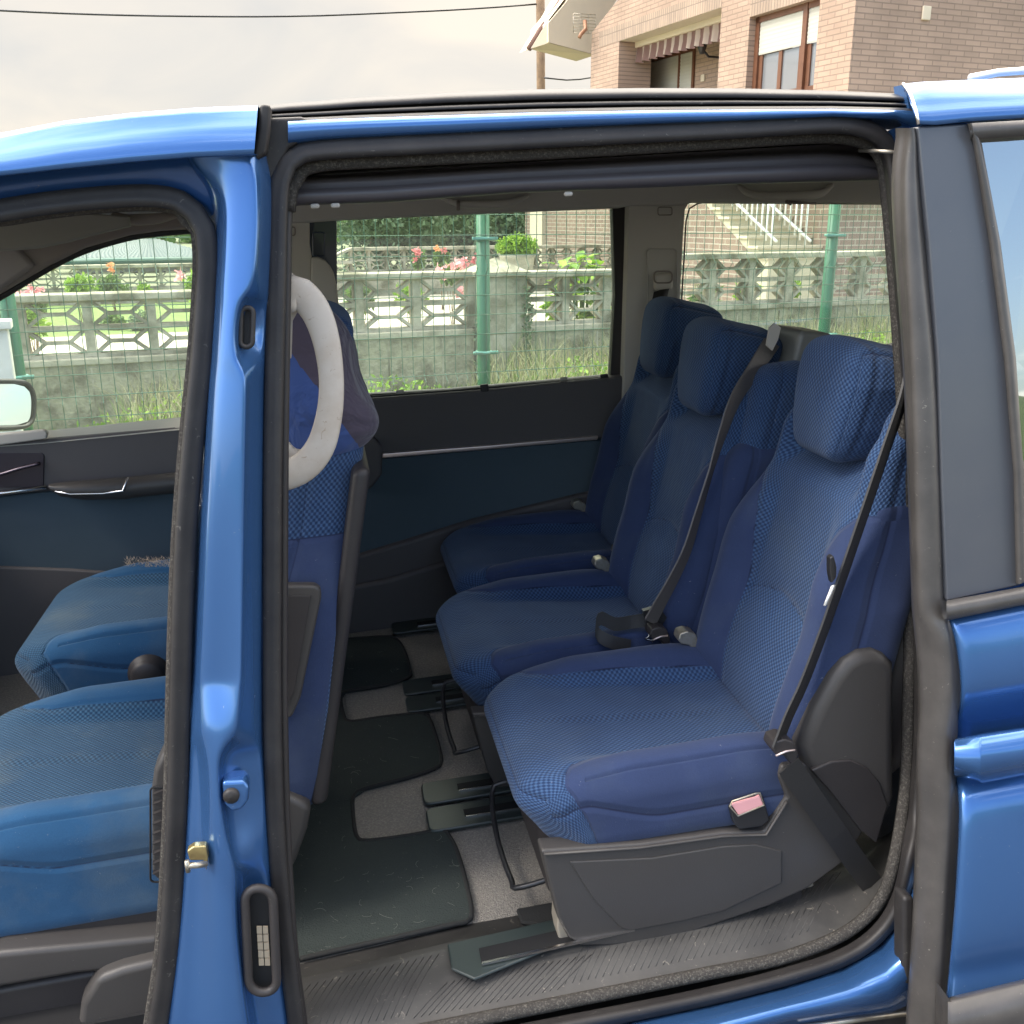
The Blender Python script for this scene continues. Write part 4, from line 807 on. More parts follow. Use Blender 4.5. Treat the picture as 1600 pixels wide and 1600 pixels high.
# belt of the middle seat
bp2 = spline([vp(x, y, v_) for x, y, v_ in ((1206, 535, .54), (1180, 575, .50), (1150, 622, .46), (1128, 680, .45), (1108, 745, .445), (1090, 805, .44), (1073, 860, .435), (1052, 905, .43), (1030, 945, .43), (1016, 972, .43))], .008)
b2 = M('seat_belt', *ribbon(bp2, facing(bp2, lambda t: .62-.45*min(1, t*2) if t < .5 else .17+.5*(t-.5)), .038), BELTL, mid, smooth=False)
M('belt_tongue', *join(prism([vp(x, y, .45) for x, y in ((1005, 955), (1030, 948), (1042, 965), (1030, 985), (1012, 980))], (0, .012, 0))), BLK, b2, smooth=False)
M('tongue_plate', *tube([vp(x, y, .44) for x, y in ((1018, 972), (1014, 994), (1008, 998), (1020, 1001), (1024, 998), (1028, 980))], .0022, 6), CHROME, b2)
M('belt_loop', *ribbon(spline([vp(x, y, v_) for x, y, v_ in ((1012, 968, .46), (985, 972, .46), (960, 975, .455), (940, 966, .455), (931, 975, .45), (935, 992, .445), (955, 1003, .44), (985, 1010, .44))], .008), Vector((0.2, .3, .9)), .026), BELT, b2, smooth=False)
M('lap_belt', *ribbon([vp(1118, 840, .48), vp(1098, 900, .475), vp(1080, 955, .47), vp(1070, 1000, .465), vp(1055, 1022, .46)], Vector((.5, .8, .1)), .046), BELTL, mid)
# belt housing on top of the middle seat
q = rbox((.036, .062, .048), .012, (3, 4, 3)); c = vp(1246, 548, .57)
bh = M('belt_housing', [Vector((p[0]+.45*p[2]*.5, p[1]*(1-.0*p[2]), p[2]-.18*(p[0]+.036)))+c for p in q[1]], q[2], mat('housing_grey', (.17, .17, .155), rough=.45), mid)
M('housing_plate', *prism([vp(x, y, .50) for x, y in ((1198, 540), (1203, 512), (1211, 505), (1220, 512), (1216, 530), (1207, 548))], (0, .006, 0)), GREYT, bh, smooth=False)
# outer shoulder bolster of the near seat (bobbly cloth) and its lower neighbour
def bolster(name, hd, r, c, lean, plain, par, sx=1):
    P, Q, F, FA = rbox(hd, r, (6, 6, 12)); c = Vector(c); L = []
    for p in Q: L.append(Vector((p[0]+lean*p[2], p[1], p[2]))+c)
    uv = []
    for f, a in zip(F, FA):
        j, k = (a+1) % 3, (a+2) % 3
        for i in f: uv.append((P[i][j], P[i][k]))
    return M(name, L, F, FAB, par, uv=uv, attrs={'mask': [.02 if plain else -.02]*len(L), 'seam': np.abs(P[:, 0]+hd[0]*.35)})
for s_, par in ((near, near), (mid, mid)):
    pass
bolster('shoulder_bolster', (.070, .045, .100), .042, (.712, .065, 1.07), .25, False, near)
bolster('side_bolster', (.075, .040, .175), .038, (.625, .055, .865), .28, True, near)
bolster('shoulder_bolster', (.06, .045, .105), .04, (.665, .49, 1.06), .25, False, mid)
bolster('side_bolster', (.065, .04, .195), .038, (.585, .475, .83), .28, True, mid)
# ---------------------------------------------------------------- front seats
def front_seat(label):
    t = thing('front_seat', label, 'car seat', (-.60, .38, .39), group='front seats')
    cushion(t, -.875, -.36, .375, .232, .625, .18, fab=FABF, bol=.034)
    backrest(t, -.375, .57, .62, .375, .225, .13, .235, FAB, bol=.03)
    headrest(t, -.225, 1.175, .185, .375, .125, .105, FAB, .1)
    q = rbox((.26, .225, .06), .02, (5, 5, 2)); M('seat_pan', [Vector((p[0]-.60, p[1]+.375, p[2]+.43)) for p in q[1]], q[2], PLB, t)
    # back shell
    P, Q, F, FA = rbox((.013, .216, .27), .012, (2, 8, 12)); M('back_shell', [Vector((p[0]-.180+.235*p[2]*1.0, p[1]+.375, p[2]+.86)) for p in Q], F, PLB, t)
    return t
fs = front_seat('nearest blue front seat with stained cushion and ribbed side cover, left of the blue pillar')
ffs = copy_tree(fs); b = BASE[fs.name]+Vector((-.01, .655, .022)); ffs.matrix_world = Matrix.Translation(Rv @ b+Tv) @ Rv.to_4x4(); BASE[ffs.name] = b
for ch in ffs.children:
    if ch.name.startswith('headrest'): ch.location.z -= .05; ch.location.x -= .05
ffs['label'] = 'far blue front seat with a worn frayed patch on its outer bolster'
# extra pieces of the near front seat
slab('seat_side_base', [(-250, 1560), (0, 1489), (120, 1478), (250, 1465), (250, 1510), (120, 1524), (0, 1545), (-250, 1620)], .11, .05, PLS, fs, .01)
slab('seat_base_cover', [(110, 1700), (125, 1570), (150, 1530), (190, 1515), (262, 1498), (262, 1720)], .085, .05, PLS, fs, .012)
slab('seat_base_cover', [(-250, 1640), (0, 1546), (120, 1524), (262, 1500), (262, 1720), (-250, 1800)], .13, .05, PLB, fs, .01)
rcv = slab('recliner_cover', [(236, 1235), (240, 1205), (252, 1180), (275, 1165), (320, 1160), (320, 1400), (262, 1400), (252, 1380), (237, 1370)], .105, .05, PLS, fs, .008)
V = []; F = []
for k in range(9):
    y = 1236+k*15.5; V, F = join((V, F), prism([vp(238, y+6, .098), vp(257, y-2, .098), vp(257, y+11, .098)], (0, .012, 0)))
M('cover_ribs', V, F, PLB, rcv, smooth=False)
q = [vp(x, y, .104) for x, y in rr_px(235, 1230, 259, 1378, 6)]; M('cover_rib_frame', *tube(q, .0016, 6, True), DARK, rcv)
# hard pocket panel and lower pieces of the near backrest seen behind the pillar
pk = slab('side_pocket_panel', [(400, 915), (492, 915), (501, 921), (502, 935), (470, 1090), (456, 1122), (440, 1126), (400, 1126)], .128, .02, PLS, fs, .005)
slab('pocket_face', [(400, 931), (486, 931), (460, 1080), (449, 1104), (400, 1106)], .1255, .004, PLB, pk, .001)
bsb = [(440, 1238), (470, 1252), (487, 1262), (480, 1300), (462, 1350), (445, 1380), (420, 1380)]
slab('recliner_disc_cover', bsb, .14, .06, PLS, fs, .012)
# far front seat knob and frayed foam
c = vp(231, 1055, .78); cyl = [[c+Vector((math.cos(a)*r_, dv, math.sin(a)*r_)) for a in [2*math.pi*k/28 for k in range(28)]] for r_, dv in ((.0005, -.012), (.028, -.012), (.034, -.006), (.036, .004), (.042, .006), (.044, .03))]
M('adjuster_knob', *loft(cyl, True), PLB, ffs)
slab('seat_side_cover', [(105, 1085), (180, 1050), (268, 1010), (300, 1000), (300, 1100), (105, 1110)], .80, .03, PLB, ffs, .006)
fz = []; FZ = []
for k in range(420):
    a = wp(rng.uniform(196, 285), rng.uniform(872, 886), .722+rng.uniform(-.004, .006)); d = Vector(rng.uniform(-1, 1, 3))*.012; d.z = abs(d.z)*.6; s_ = Vector((.0006, .0004, 0)); i = len(fz); fz += [a-s_, a+s_, a+d+Vector((0, 0, .002))]; FZ.append((i, i+1, i+2))
M('frayed_foam', fz, FZ, mat('foam_beige', (.45, .36, .27), rough=1), ffs, kind='stuff')
# garment over the near front seat
JM = bpy.data.materials.new('two_tone_cloth'); JM.use_nodes = True; t_ = JM.node_tree; b_ = t_.nodes['Principled BSDF']; b_.inputs['Roughness'].default_value = .85; b_.inputs['Sheen Weight'].default_value = .2
at_ = t_.nodes.new('ShaderNodeAttribute'); at_.attribute_name = 'mask'; g_ = t_.nodes.new('ShaderNodeMath'); g_.operation = 'GREATER_THAN'; g_.inputs[1].default_value = 0; t_.links.new(at_.outputs['Fac'], g_.inputs[0])
x_ = t_.nodes.new('ShaderNodeMix'); x_.data_type = 'RGBA'; x_.inputs[6].default_value = (.035, .075, .24, 1); x_.inputs[7].default_value = (.060, .046, .070, 1); t_.links.new(g_.outputs[0], x_.inputs[0]); t_.links.new(x_.outputs[2], b_.inputs['Base Color'])
n_ = t_.nodes.new('ShaderNodeTexNoise'); n_.inputs['Scale'].default_value = 13; n_.inputs['Detail'].default_value = 3; n_.inputs['Distortion'].default_value = 1.2; tc_ = t_.nodes.new('ShaderNodeTexCoord'); t_.links.new(tc_.outputs['Object'], n_.inputs[0]); bu_ = t_.nodes.new('ShaderNodeBump'); bu_.inputs['Strength'].default_value = .8; bu_.inputs['Distance'].default_value = .02; t_.links.new(n_.outputs[0], bu_.inputs['Height']); t_.links.new(bu_.outputs[0], b_.inputs['Normal'])
P, Q, F, FA = rbox((.080, .195, .125), .07, (10, 24, 20))
def jk(p):
    x, y, z = p; h = (z+.125)/.25; fold = .005*math.sin(48*z+9*y)+.003*math.sin(60*y+35*z)
    x2 = x*(1.2-.62*h)+.06*z+fold+.010*(1-h)-.02*h; y2 = y*(1.08-.16*h)+.006*math.sin(45*z+4*y)
    return Vector((x2-.170, y2+.372, z+1.262+.006*math.sin(50*y)-.02*h*abs(y)/.2))
V = [jk(p) for p in Q]; mk = [c.x-(-.170-.55*(c.z-1.25)-.12*(c.y-.2)) for c in V]
jac = solo('draped_jacket', V, F, JM, 'blue and plum jacket bundled over the near front seat, behind the cream grip', 'jacket', base=(-.17, .375, 1.14), attrs={'mask': mk})
sm_ = jac.modifiers.new('sub', 'SUBSURF'); sm_.levels = 1; sm_.render_levels = 1
# ---------------------------------------------------------------- floor mat
mo = [(430, 1512), (470, 1503), (700, 1451), (730, 1444), (737, 1425), (718, 1345), (703, 1312), (690, 1302), (640, 1310), (575, 1318), (558, 1311), (552, 1275), (553, 1248), (570, 1236), (640, 1218), (680, 1204), (690, 1193), (683, 1160), (672, 1128), (660, 1119), (600, 1124), (548, 1131), (538, 1122), (533, 1095), (540, 1084), (600, 1074), (638, 1062), (641, 1052), (632, 1020), (620, 1002), (600, 998), (528, 1003), (430, 1010)]
mp_ = [wp(x, y, .381) for x, y in mo]
fm = thing('floor_mat', 'dark green footwell mat with two cut-outs, in front of the rear seats', 'floor mat', mp_[0])
V, F = prism(mp_, (0, 0, .007)); o = M('mat_pile', V, F, MATM, fm, smooth=False)
M('mat_binding', *tube(spline([p+Vector((0, 0, .006)) for p in mp_[1:-1]], .012), .0042, 6), MATE, fm)
hv = []; hf = []
for k in range(80):
    x = rng.uniform(450, 735); y = rng.uniform(1010, 1500); a = wp(x, y, .3895)
    # keep on the mat
    ins = False; n_ = len(mo)
    for i in range(n_):
        (x1, y1), (x2, y2) = mo[i], mo[(i+1) % n_]
        if (y1 > y) != (y2 > y) and x < (x2-x1)*(y-y1)/(y2-y1)+x1: ins = not ins
    if not ins: continue
    th = rng.uniform(0, 6.28); L_ = rng.uniform(.008, .028); cu = rng.uniform(-2, 2); pts = [a]
    for j in range(4): th += cu*.35; pts.append(pts[-1]+Vector((math.cos(th), math.sin(th), 0))*L_/4)
    v_, f_ = tube(pts, .00013, 3); hv, hf = join((hv, hf), (v_, f_))
M('pet_hair', hv, hf, mat('pale_hair', (.30, .28, .24), rough=.8), fm, kind='stuff')
mo2 = [(806, 1425), (880, 1412), (900, 1440), (870, 1452), (815, 1447)]
V, F = prism([wp(x, y, .381) for x, y in mo2], (0, 0, .008)); o = solo('carpet_offcut', V, F, MATE, 'small dark mat corner peeking out under the nearest rear seat', 'floor mat', base=V[0], smooth=False); bev(o, .004)
# ================================================================== OUTSIDE (plot frame: a along the fence, b away, z up)
def gz(a, b):
    s = .05*max(-20, min(20, a))
    if b > 7.3: return .30
    if b > 5.2: return s+(.06)*min(1, (b-5.2)/1.6)
    return s
def sheet(name, a0, a1, b0, b1, na, nb, m, flat=None, dz=0):
    A_ = np.sign(np.linspace(-1, 1, na))*np.abs(np.linspace(-1, 1, na))**2; A_ = (a0+a1)/2+A_*(a1-a0)/2; B_ = np.linspace(b0, b1, nb)
    V, F = loft([[Vector((a, b, (gz(a, b) if flat is None else flat)+dz)) for b in B_] for a in A_]); F = [f[::-1] for f in F]
    return solo(name, V, F, m, None, None, base=(0, 0, 0), frame='plot', kind='structure')
sheet('ground', -400, 400, -400, 3.7, 161, 60, ASPH)
sheet('verge', -400, 400, 3.7, 7.29, 161, 12, SOIL)
sheet('garden_ground', -400, 400, 7.31, 600, 61, 30, mat('far_meadow', (.13, .15, .085), rough=1, var=(.5, (.17, .18, .11), .3, .7)), flat=.30)
sheet('garden_lawn', -12, 1.4, 11.0, 14.9, 31, 4, GRASSG, flat=.305)
sheet('garden_path', -30, 1.4, 7.32, 10.99, 61, 3, PAVE, flat=.305)
sheet('garden_terrace', 1.405, 30, 7.32, 14.9, 61, 3, PAVE, flat=.305)
V, F = loft([[Vector((a, -90-40*k/4, -1+(9+5*math.sin(a*.021+1)+3*math.sin(a*.06))*math.sin(k/4*math.pi/2))) for k in range(5)] for a in range(-260, 261, 6)])
solo('hills', V, F, mat('wooded_hill', (.03, .055, .022), rough=1, var=(.08, (.05, .08, .03), .3, .7)), None, None, base=(0, -90, 0), frame='plot', kind='structure')
# ---- green welded mesh fence
FB = 4.36
fe = thing('mesh_fence', 'green welded wire mesh fence on round green posts right behind the van', 'fence', (1.62, FB, gz(1.62, FB)), 'plot')
posts = [-2.30, -.34, 1.62, 3.56, 5.50, 7.45]
def fz_(z):
    for k in (.245, .745, 1.245, 1.745):
        d = abs(z-k)
        if d < .035: return .03*(1-d/.035)
    return 0
for i, a in enumerate(posts):
    z0 = gz(a, FB)-.02; zt = 1.70
    po = M('post', *tube([(a, FB, z0), (a, FB, zt)], .030, 16), GREENP, fe); M('post_cap', *tube([(a, FB, zt), (a, FB, zt+.02), (a, FB, zt+.035)], .034, 16, taper=lambda t: 1-.5*t*t), GREENP, po)
    for z in (.34, .86, 1.37):
        M('clip', *join(tube([(a+math.cos(t)*.036, FB+math.sin(t)*.036, z) for t in [2*math.pi*k/20 for k in range(20)]], .0065, 6, True), bar((a-.06, FB-.028, z), (a+.06, FB-.028, z), .014, .014, (0, 0, 1))), CLIP, po)
for a0, a1 in zip(posts[:-1], posts[1:]):
    V = []; F = []; n = int(round((a1-a0)/.05))
    zs = [.12]
    for k in (.245, .745, 1.245): zs += [k-.035, k, k+.035]
    zs += [1.685]
    dz = gz(a0, FB)*0
    for k in range(n+1):
        a = a0+(a1-a0)*k/n; q, f = tube([(a, FB-.034-fz_(z), z+dz) for z in zs], .0017, 4); V += q; F += [tuple(j+len(V)-len(q) for j in ff_) for ff_ in f]
    z = .16
    while z < 1.68:
        q, f = tube([(a0, FB-.037-fz_(z), z), (a1, FB-.037-fz_(z), z)], .0019, 4); k0 = len(V); V += q; F += [tuple(j+k0 for j in ff_) for ff_ in f]
        z += .0875
    M('wire_panel', V, F, WIREG, fe, smooth=False)
# ---- openwork block walls
def openwork(a0, a1, b, z0, nrow, pitch, h, th, name, parent, m, fw=.030):
    V = []; F = []
    def add(p):
        nonlocal V, F
        k = len(V); V += p[0]; F += [tuple(j+k for j in f) for f in p[1]]
    n = max(1, int(round((a1-a0)/pitch))); pitch = (a1-a0)/n
    for r in range(nrow+1): add(box((a0, b, z0+r*h-fw*.55), (a1, b+th, z0+r*h+fw*.55)))
    for i in range(n+1): add(box((a0+i*pitch-fw, b-.004, z0), (a0+i*pitch+fw, b+th+.004, z0+nrow*h)))
    for r in range(nrow):
        zc = z0+(r+.5)*h
        for i in range(n):
            ac = a0+(i+.5)*pitch; hw = pitch*.5-fw; hh = h*.5-fw*.4; c = pitch*.20
            add(box((ac-c, b+.006, zc-fw*.34), (ac+c, b+th-.006, zc+fw*.34)))
            for sa in (-1, 1):
                for sz in (-1, 1):
                    add(bar((ac+sa*c*.92, b+th/2, zc), (ac+sa*hw*1.02, b+th/2, zc+sz*hh), fw*.7, th-.016, (0, 1, 0)))
    return M(name, V, F, m, parent, smooth=False)
WB = 7.2
bw = thing('block_wall', 'low grey concrete garden wall with two rows of openwork blocks, stained base and a pyramid-capped pier', 'wall', (2.8, WB, .1), 'plot')
def wall_sec(a0, a1, zb, zt, h):
    openwork(a0, a1, WB+.05, zb+.02, 2, .40, h, .10, 'openwork_blocks', bw, CONC)
    o = M('coping', *box((a0-.0, WB+.0, zt-.035), (a1, WB+.20, zt+.012)), CONC, bw, smooth=False); bev(o, .008)
    o = M('coping', *box((a0, WB-.012, zb-.03), (a1, WB+.21, zb+.012)), CONC, bw, smooth=False); bev(o, .006)
    o = M('wall_base', *box((a0, WB+.004, -.6), (a1, WB+.19, zb-.028)), CONCD, bw, smooth=False)
    for k in range(int((a1-a0)/.42)+1):
        M('base_joint', *box((a0+.2+k*.42, WB-.0, .05+.0), (a0+.212+k*.42, WB+.02, zb-.05)), CONC, o, smooth=False)
wall_sec(-4.1, 1.10, .545, .965, .185)
wall_sec(1.30, 2.60, .63, 1.055, .19)
wall_sec(3.02, 4.12, .63, 1.045, .19)
wall_sec(4.34, 9.4, .735, 1.155, .19)
for a0, a1, zt, pyr in ((2.62, 3.00, 1.03, .13), (1.11, 1.29, 1.08, .05), (4.13, 4.33, 1.17, .05)):
    o = M('pier', *box((a0, WB-.05, -.6), (a1, WB+.25, zt)), CONC, bw, smooth=False); bev(o, .008)
    c = Vector(((a0+a1)/2, WB+.10, zt+pyr)); q = [Vector((a0-.03, WB-.08, zt)), Vector((a1+.03, WB-.08, zt)), Vector((a1+.03, WB+.28, zt)), Vector((a0-.03, WB+.28, zt))]; q2 = [p+Vector((0, 0, .03)) for p in q]
    M('pier_cap', q+q2+[c], [(3, 2, 1, 0)]+[(i, (i+1) % 4, (i+1) % 4+4, i+4) for i in range(4)]+[(i+4, (i+1) % 4+4, 8) for i in range(4)], CONC, o, smooth=False)
    for k in range(3): M('pier_joint', *box((a0-.002, WB-.053, zt-.22-k*.21), (a1+.002, WB-.04, zt-.212-k*.21)), CONCD, o, smooth=False)
kw = thing('boundary_wall', 'paler block wall with openwork top across the far end of the garden', 'wall', (3, 15, .3), 'plot')
for a0, a1, zb, zt in ((-7, -1.4, .50, .80), (-1.4, 1.9, .50, .80), (1.9, 3.5, .50, .80), (3.5, 8.15, .66, .99)):
    o = M('wall_base', *box((a0, 15, .2), (a1, 15.2, zb)), CONC, kw, smooth=False)
    openwork(a0, a1, 15.05, zb+.01, 2, .27, (zt-zb-.03)/2, .08, 'openwork_blocks', kw, CONC, fw=.020)
    M('coping', *box((a0, 14.98, zt-.02), (a1, 15.2, zt+.02)), CONC, kw, smooth=False)
M('coping', *bar((3.05, 15.09, .81), (3.52, 15.09, 1.0), .03, .22, (0, 1, 0)), CONC, kw, smooth=False)
# ---- brick house
HA = 8.2; HB = 10.0
ho = thing('brick_house', 'tan brick house with roller shutters, striped awning and cream eaves above the van', 'house', (HA, HB, .3), 'plot')
def quad(name, P, m, parent, axes, d=None, **k):
    """flat panel with UVs in metres taken along the two given axes"""
    if d is None: V, F = list(P), [tuple(range(len(P)))]
    else: V, F = prism(P, d)
    uv = [(V[i][axes[0]], V[i][axes[1]]) for f in F for i in f]
    return M(name, V, F, m, parent, smooth=False, uv=uv, **k)
def pa(px, py, a=HA): return ga(px, py, a)
bE = pa(1125, 60).y            # where the recessed balcony begins
bF = pa(923, 120).y            # far end of the upper storey
zt_ = 8.0
# right facade
quad('front_wall', [Vector((HA, HB, 2.5)), Vector((20, HB, 2.5)), Vector((20, HB, zt_)), Vector((HA, HB, zt_))], BRK, ho, (0, 2), (0, .02, 0))
quad('lower_wall', [Vector((HA+.01, HB+.01, -.5)), Vector((20, HB+.01, -.5)), Vector((20, HB+.01, 2.497)), Vector((HA+.01, HB+.01, 2.497))], BRK2, ho, (0, 2), (0, .25, 0))
quad('lower_wall', [Vector((HA+.012, HB+.27, -.5)), Vector((HA+.012, 19.6, -.5)), Vector((HA+.012, 19.6, 2.497)), Vector((HA+.012, HB+.27, 2.497))], BRK2, ho, (1, 2), (.25, 0, 0))
# left facade of the near block with a window opening
wT1 = pa(1172, 20); wT2 = pa(1280, 20); b1_, b0_ = wT1.y, wT2.y; zW = pa(1176, 28).z+.02; zWb = pa(1176, 134).z-.25
def fac(b0, b1, z0, z1, m=BRK, a=HA, nm='side_wall'): quad(nm, [Vector((a, b0, z0)), Vector((a, b1, z0)), Vector((a, b1, z1)), Vector((a, b0, z1))], m, ho, (1, 2), (.25, 0, 0))
fac(HB+.0202, b0_, 2.5, zt_); fac(b0_+.001, b1_-.001, zW+.24, zt_); fac(b0_+.001, b1_-.001, 2.5, zWb); fac(b1_, bE, 2.5, zt_)
fac(b0_+.001, b1_-.001, zW, zW+.238, BRKS, HA-.004, 'soldier_course')
wi = M('window', *join(box((HA+.10, b0_, zW-.07), (HA+.17, b1_, zW)), box((HA+.10, b1_-.08, zWb), (HA+.171, b1_, zW)), box((HA+.10, b0_, zWb), (HA+.171, b0_+.08, zW)), box((HA+.095, b0_, zWb), (HA+.17, b1_, zWb+.08))), WOODF, ho, smooth=False)
bm_ = pa(1247, 40).y; zs1 = pa(1210, 77).z; zs2 = zs1
M('mullion', *box((HA+.09, bm_-.04, zWb), (HA+.16, bm_+.04, zW-.0)), WOODF, wi, smooth=False)
for c0, c1, zs in ((bm_+.045, b1_-.085, zs1), (b0_+.085, bm_-.045, zs2)):
    rowsS = []; n = int((zW-.07-zs)/.045)
    for k in range(n*3+1): z = zs+(zW-.07-zs)*k/(n*3); rowsS.append([Vector((HA+.118-.006*abs(math.sin(math.pi*k/3)), c0, z)), Vector((HA+.118-.006*abs(math.sin(math.pi*k/3)), c1, z))])
    M('roller_shutter', *loft(rowsS), SHUT, wi)
    for q0, q1 in [(c0, c0+.07), (c1-.07, c1)]+([((c0+c1)/2-.035, (c0+c1)/2+.035)] if c0 > bm_ else []): M('sash', *box((HA+.13, q0, zWb+.08), (HA+.165, q1, zs)), WOODF, wi, smooth=False)
    M('sill_board', *box((HA+.128, c0, zWb+.07), (HA+.168, c1, pa(1228, 131).z-.05)), WOODF, wi, smooth=False)
    M('pane', *box((HA+.15, c0, zWb+.08), (HA+.155, c1, zs)), mat('window_pane', (.16, .17, .18), rough=.06, spec=.9, coat=.5), wi, smooth=False)
# recessed balcony part
RA = HA+1.0
zB1 = pa(940, 76).z; zB0 = pa(1125, 8).z; zBm = (zB1+zB0)/2
quad('gable_wall', [Vector((HA+.002, bE, zBm)), Vector((HA+.002, bF, zBm)), Vector((HA+.002, bF, pa(932, 48).z)), Vector((HA+.002, pa(965, 0).y, pa(965, 0).z)), Vector((HA+.002, pa(985, -60).y, pa(985, -60).z)), Vector((HA+.002, bE, zt_))], BRK, ho, (1, 2), (.25, 0, 0))
fac(bE+.001, bF-.3, zBm-.002, zBm+.24, BRKS, HA-.003, 'soldier_course')
quad('balcony_soffit', [Vector((HA, bE, zBm-.004)), Vector((HA, bF, zBm-.004)), Vector((RA+.3, bF, zBm-.004)), Vector((RA+.3, bE, zBm-.004))], CREAMD, ho, (0, 1), (0, 0, .003))
quad('balcony_wall', [Vector((RA, bE, 2.4)), Vector((RA, bF, 2.4)), Vector((RA, bF, zBm)), Vector((RA, bE, zBm))], BRK, ho, (1, 2), (.2, 0, 0))
quad('balcony_cheek', [Vector((HA+.26, bE+.0, 2.4)), Vector((RA+.01, bE+.0, 2.4)), Vector((RA+.01, bE, zBm-.006)), Vector((HA+.26, bE, zBm-.006))], BRK, ho, (0, 2), (0, -.2, 0))
bp = pa(966, 120).y
quad('corner_pillar', [Vector((HA-.0, bp, 2.4)), Vector((HA, bF, 2.4)), Vector((HA, bF, zBm)), Vector((HA, bp, zBm))], BRK, ho, (1, 2), (.6, 0, 0))
quad('corner_pillar_end', [Vector((HA-.0, bF+.002, 2.4)), Vector((RA, bF+.002, 2.4)), Vector((RA, bF+.002, zBm)), Vector((HA, bF+.002, zBm))], BRK, ho, (0, 2))
dA, dB = pa(1083, 110, RA).y, pa(1013, 110, RA).y; zd = pa(1048, 90, RA).z
dr = M('balcony_door', *join(box((RA-.03, dA-.06, 2.4), (RA-.001, dA, zd+.08)), box((RA-.03, dB, 2.4), (RA-.001, dB+.06, zd+.08)), box((RA-.03, dA, zd), (RA-.001, dB, zd+.08)), box((RA-.031, pa(1063, 110, RA).y-.03, 2.4), (RA-.001, pa(1063, 110, RA).y+.03, zd))), WOODF, ho, smooth=False)
rowsS = [[Vector((RA-.02-.006*abs(math.sin(math.pi*k/3)), dA, 2.4+(zd-2.4)*k/90)), Vector((RA-.02-.006*abs(math.sin(math.pi*k/3)), dB, 2.4+(zd-2.4)*k/90))] for k in range(91)]
M('roller_shutter', *loft(rowsS), SHUT, dr)
# awning (folded, striped valance)
AWM = bpy.data.materials.new('awning_stripes'); AWM.use_nodes = True; t = AWM.node_tree; b_ = t.nodes['Principled BSDF']; b_.inputs['Roughness'].default_value = .9
u_ = t.nodes.new('ShaderNodeUVMap'); wv = t.nodes.new('ShaderNodeTexWave'); wv.inputs['Scale'].default_value = 1.35; r_ = t.nodes.new('ShaderNodeValToRGB'); r_.color_ramp.interpolation = 'CONSTANT'
r_.color_ramp.elements[0].color = (.17, .10, .085, 1); r_.color_ramp.elements[1].position = .5; r_.color_ramp.elements[1].color = (.36, .29, .24, 1)
t.links.new(u_.outputs[0], wv.inputs[0]); t.links.new(wv.outputs[0], r_.inputs[0]); t.links.new(r_.outputs[0], b_.inputs['Base Color'])
AA = HA+.34; y0_, y1_ = bE+.02, pa(966, 95, AA).y; zA = pa(1045, 60, AA).z
rowsA = []; n = 160
for k in range(n+1):
    b = y0_+(y1_-y0_)*k/n; sc_ = .02*abs(math.sin(b*math.pi/.22)); rowsA.append([Vector((AA+.015*math.sin(b*28), b, zA)), Vector((AA+.03*math.sin(b*28), b, zA-.10)), Vector((AA-.01+.045*math.sin(b*28+.4), b, zA-.22-sc_))])
V, F = loft(rowsA); uv = [(V[i].y, V[i].z) for f in F for i in f]
aw = M('awning', V, F, AWM, ho, uv=uv); M('awning_bar', *box((AA-.05, y0_, zA), (AA+.06, y1_, zA+.10)), CREAM, aw, smooth=False)
M('awning_case', *box((AA+.07, y0_, zA+.02), (RA, y1_, zA+.09)), mat('awning_roll', (.03, .028, .026), rough=.9), aw, smooth=False)
# wall lamps
for x, y in ((988, 108), (1097, 74)):
    c = pa(x, y, HA+.45); lp_ = M('wall_lamp', *tube([c+Vector((.0, 0, .14)), c+Vector((0, 0, .10)), c+Vector((0, 0, .0)), c+Vector((0, 0, -.09))], .075, 10, taper=lambda t: .35 if t < .1 else (1.1 if t < .4 else (.9 if t < .75 else .45))), BLK, ho)
    M('lamp_arm', *tube([c+Vector((0, 0, -.02)), c+Vector((.12, 0, -.12)), c+Vector((.35, 0, -.12))], .018, 6), BLK, lp_)
# small fittings
def fit(nm, x, y, hw, hz): c = gb(x, y, HB-.03); o = M(nm, *box((c.x-hw, HB-.03, c.z-hz), (c.x+hw, HB-.001, c.z+hz)), CREAM, ho, smooth=False); bev(o, .01)
fit('vent_cover', 1449, 20, .06, .075)
c = pa(1100, 122, RA); M('outlet_box', *box((RA-.03, c.y-.05, c.z-.05), (RA-.001, c.y+.05, c.z+.05)), CREAM, ho, smooth=False)
# eaves block with the grille antenna
eb = 17.2
def pe(x, y, b=eb): return gb(x, y, b)
V, F = prism([pe(857, 66), pe(931, 86), pe(932, 47), pe(964, 0), pe(1000, -60), pe(925, -60), pe(884, 4), pe(857, 36)], (0, .8, 0)); M('eaves_block', V, F, CREAM, ho, smooth=False)
V, F = prism([pe(829, 76, eb+.25), pe(858, 67, eb+.05), pe(858, 30, eb+.05), pe(888, -10, eb+.05), pe(881, -10, eb+.25), pe(850, 42, eb+.25)], (0, .5, 0)); M('eaves_side', V, F, CREAM, ho, smooth=False)
M('eaves_soffit', [pe(829, 76, eb+.6), pe(857, 67, eb-.01), pe(931, 86.5, eb-.01), pe(925, 87, eb+.8)], [(0, 1, 2, 3)], CREAMD, ho, smooth=False)
M('roof_edge', *tube([pe(826, 77, eb+.3), pe(845, 46, eb+.3), pe(868, 14, eb+.3), pe(900, -35, eb+.3)], .05, 6), mat('roof_tile', (.16, .09, .07), rough=.8), ho)
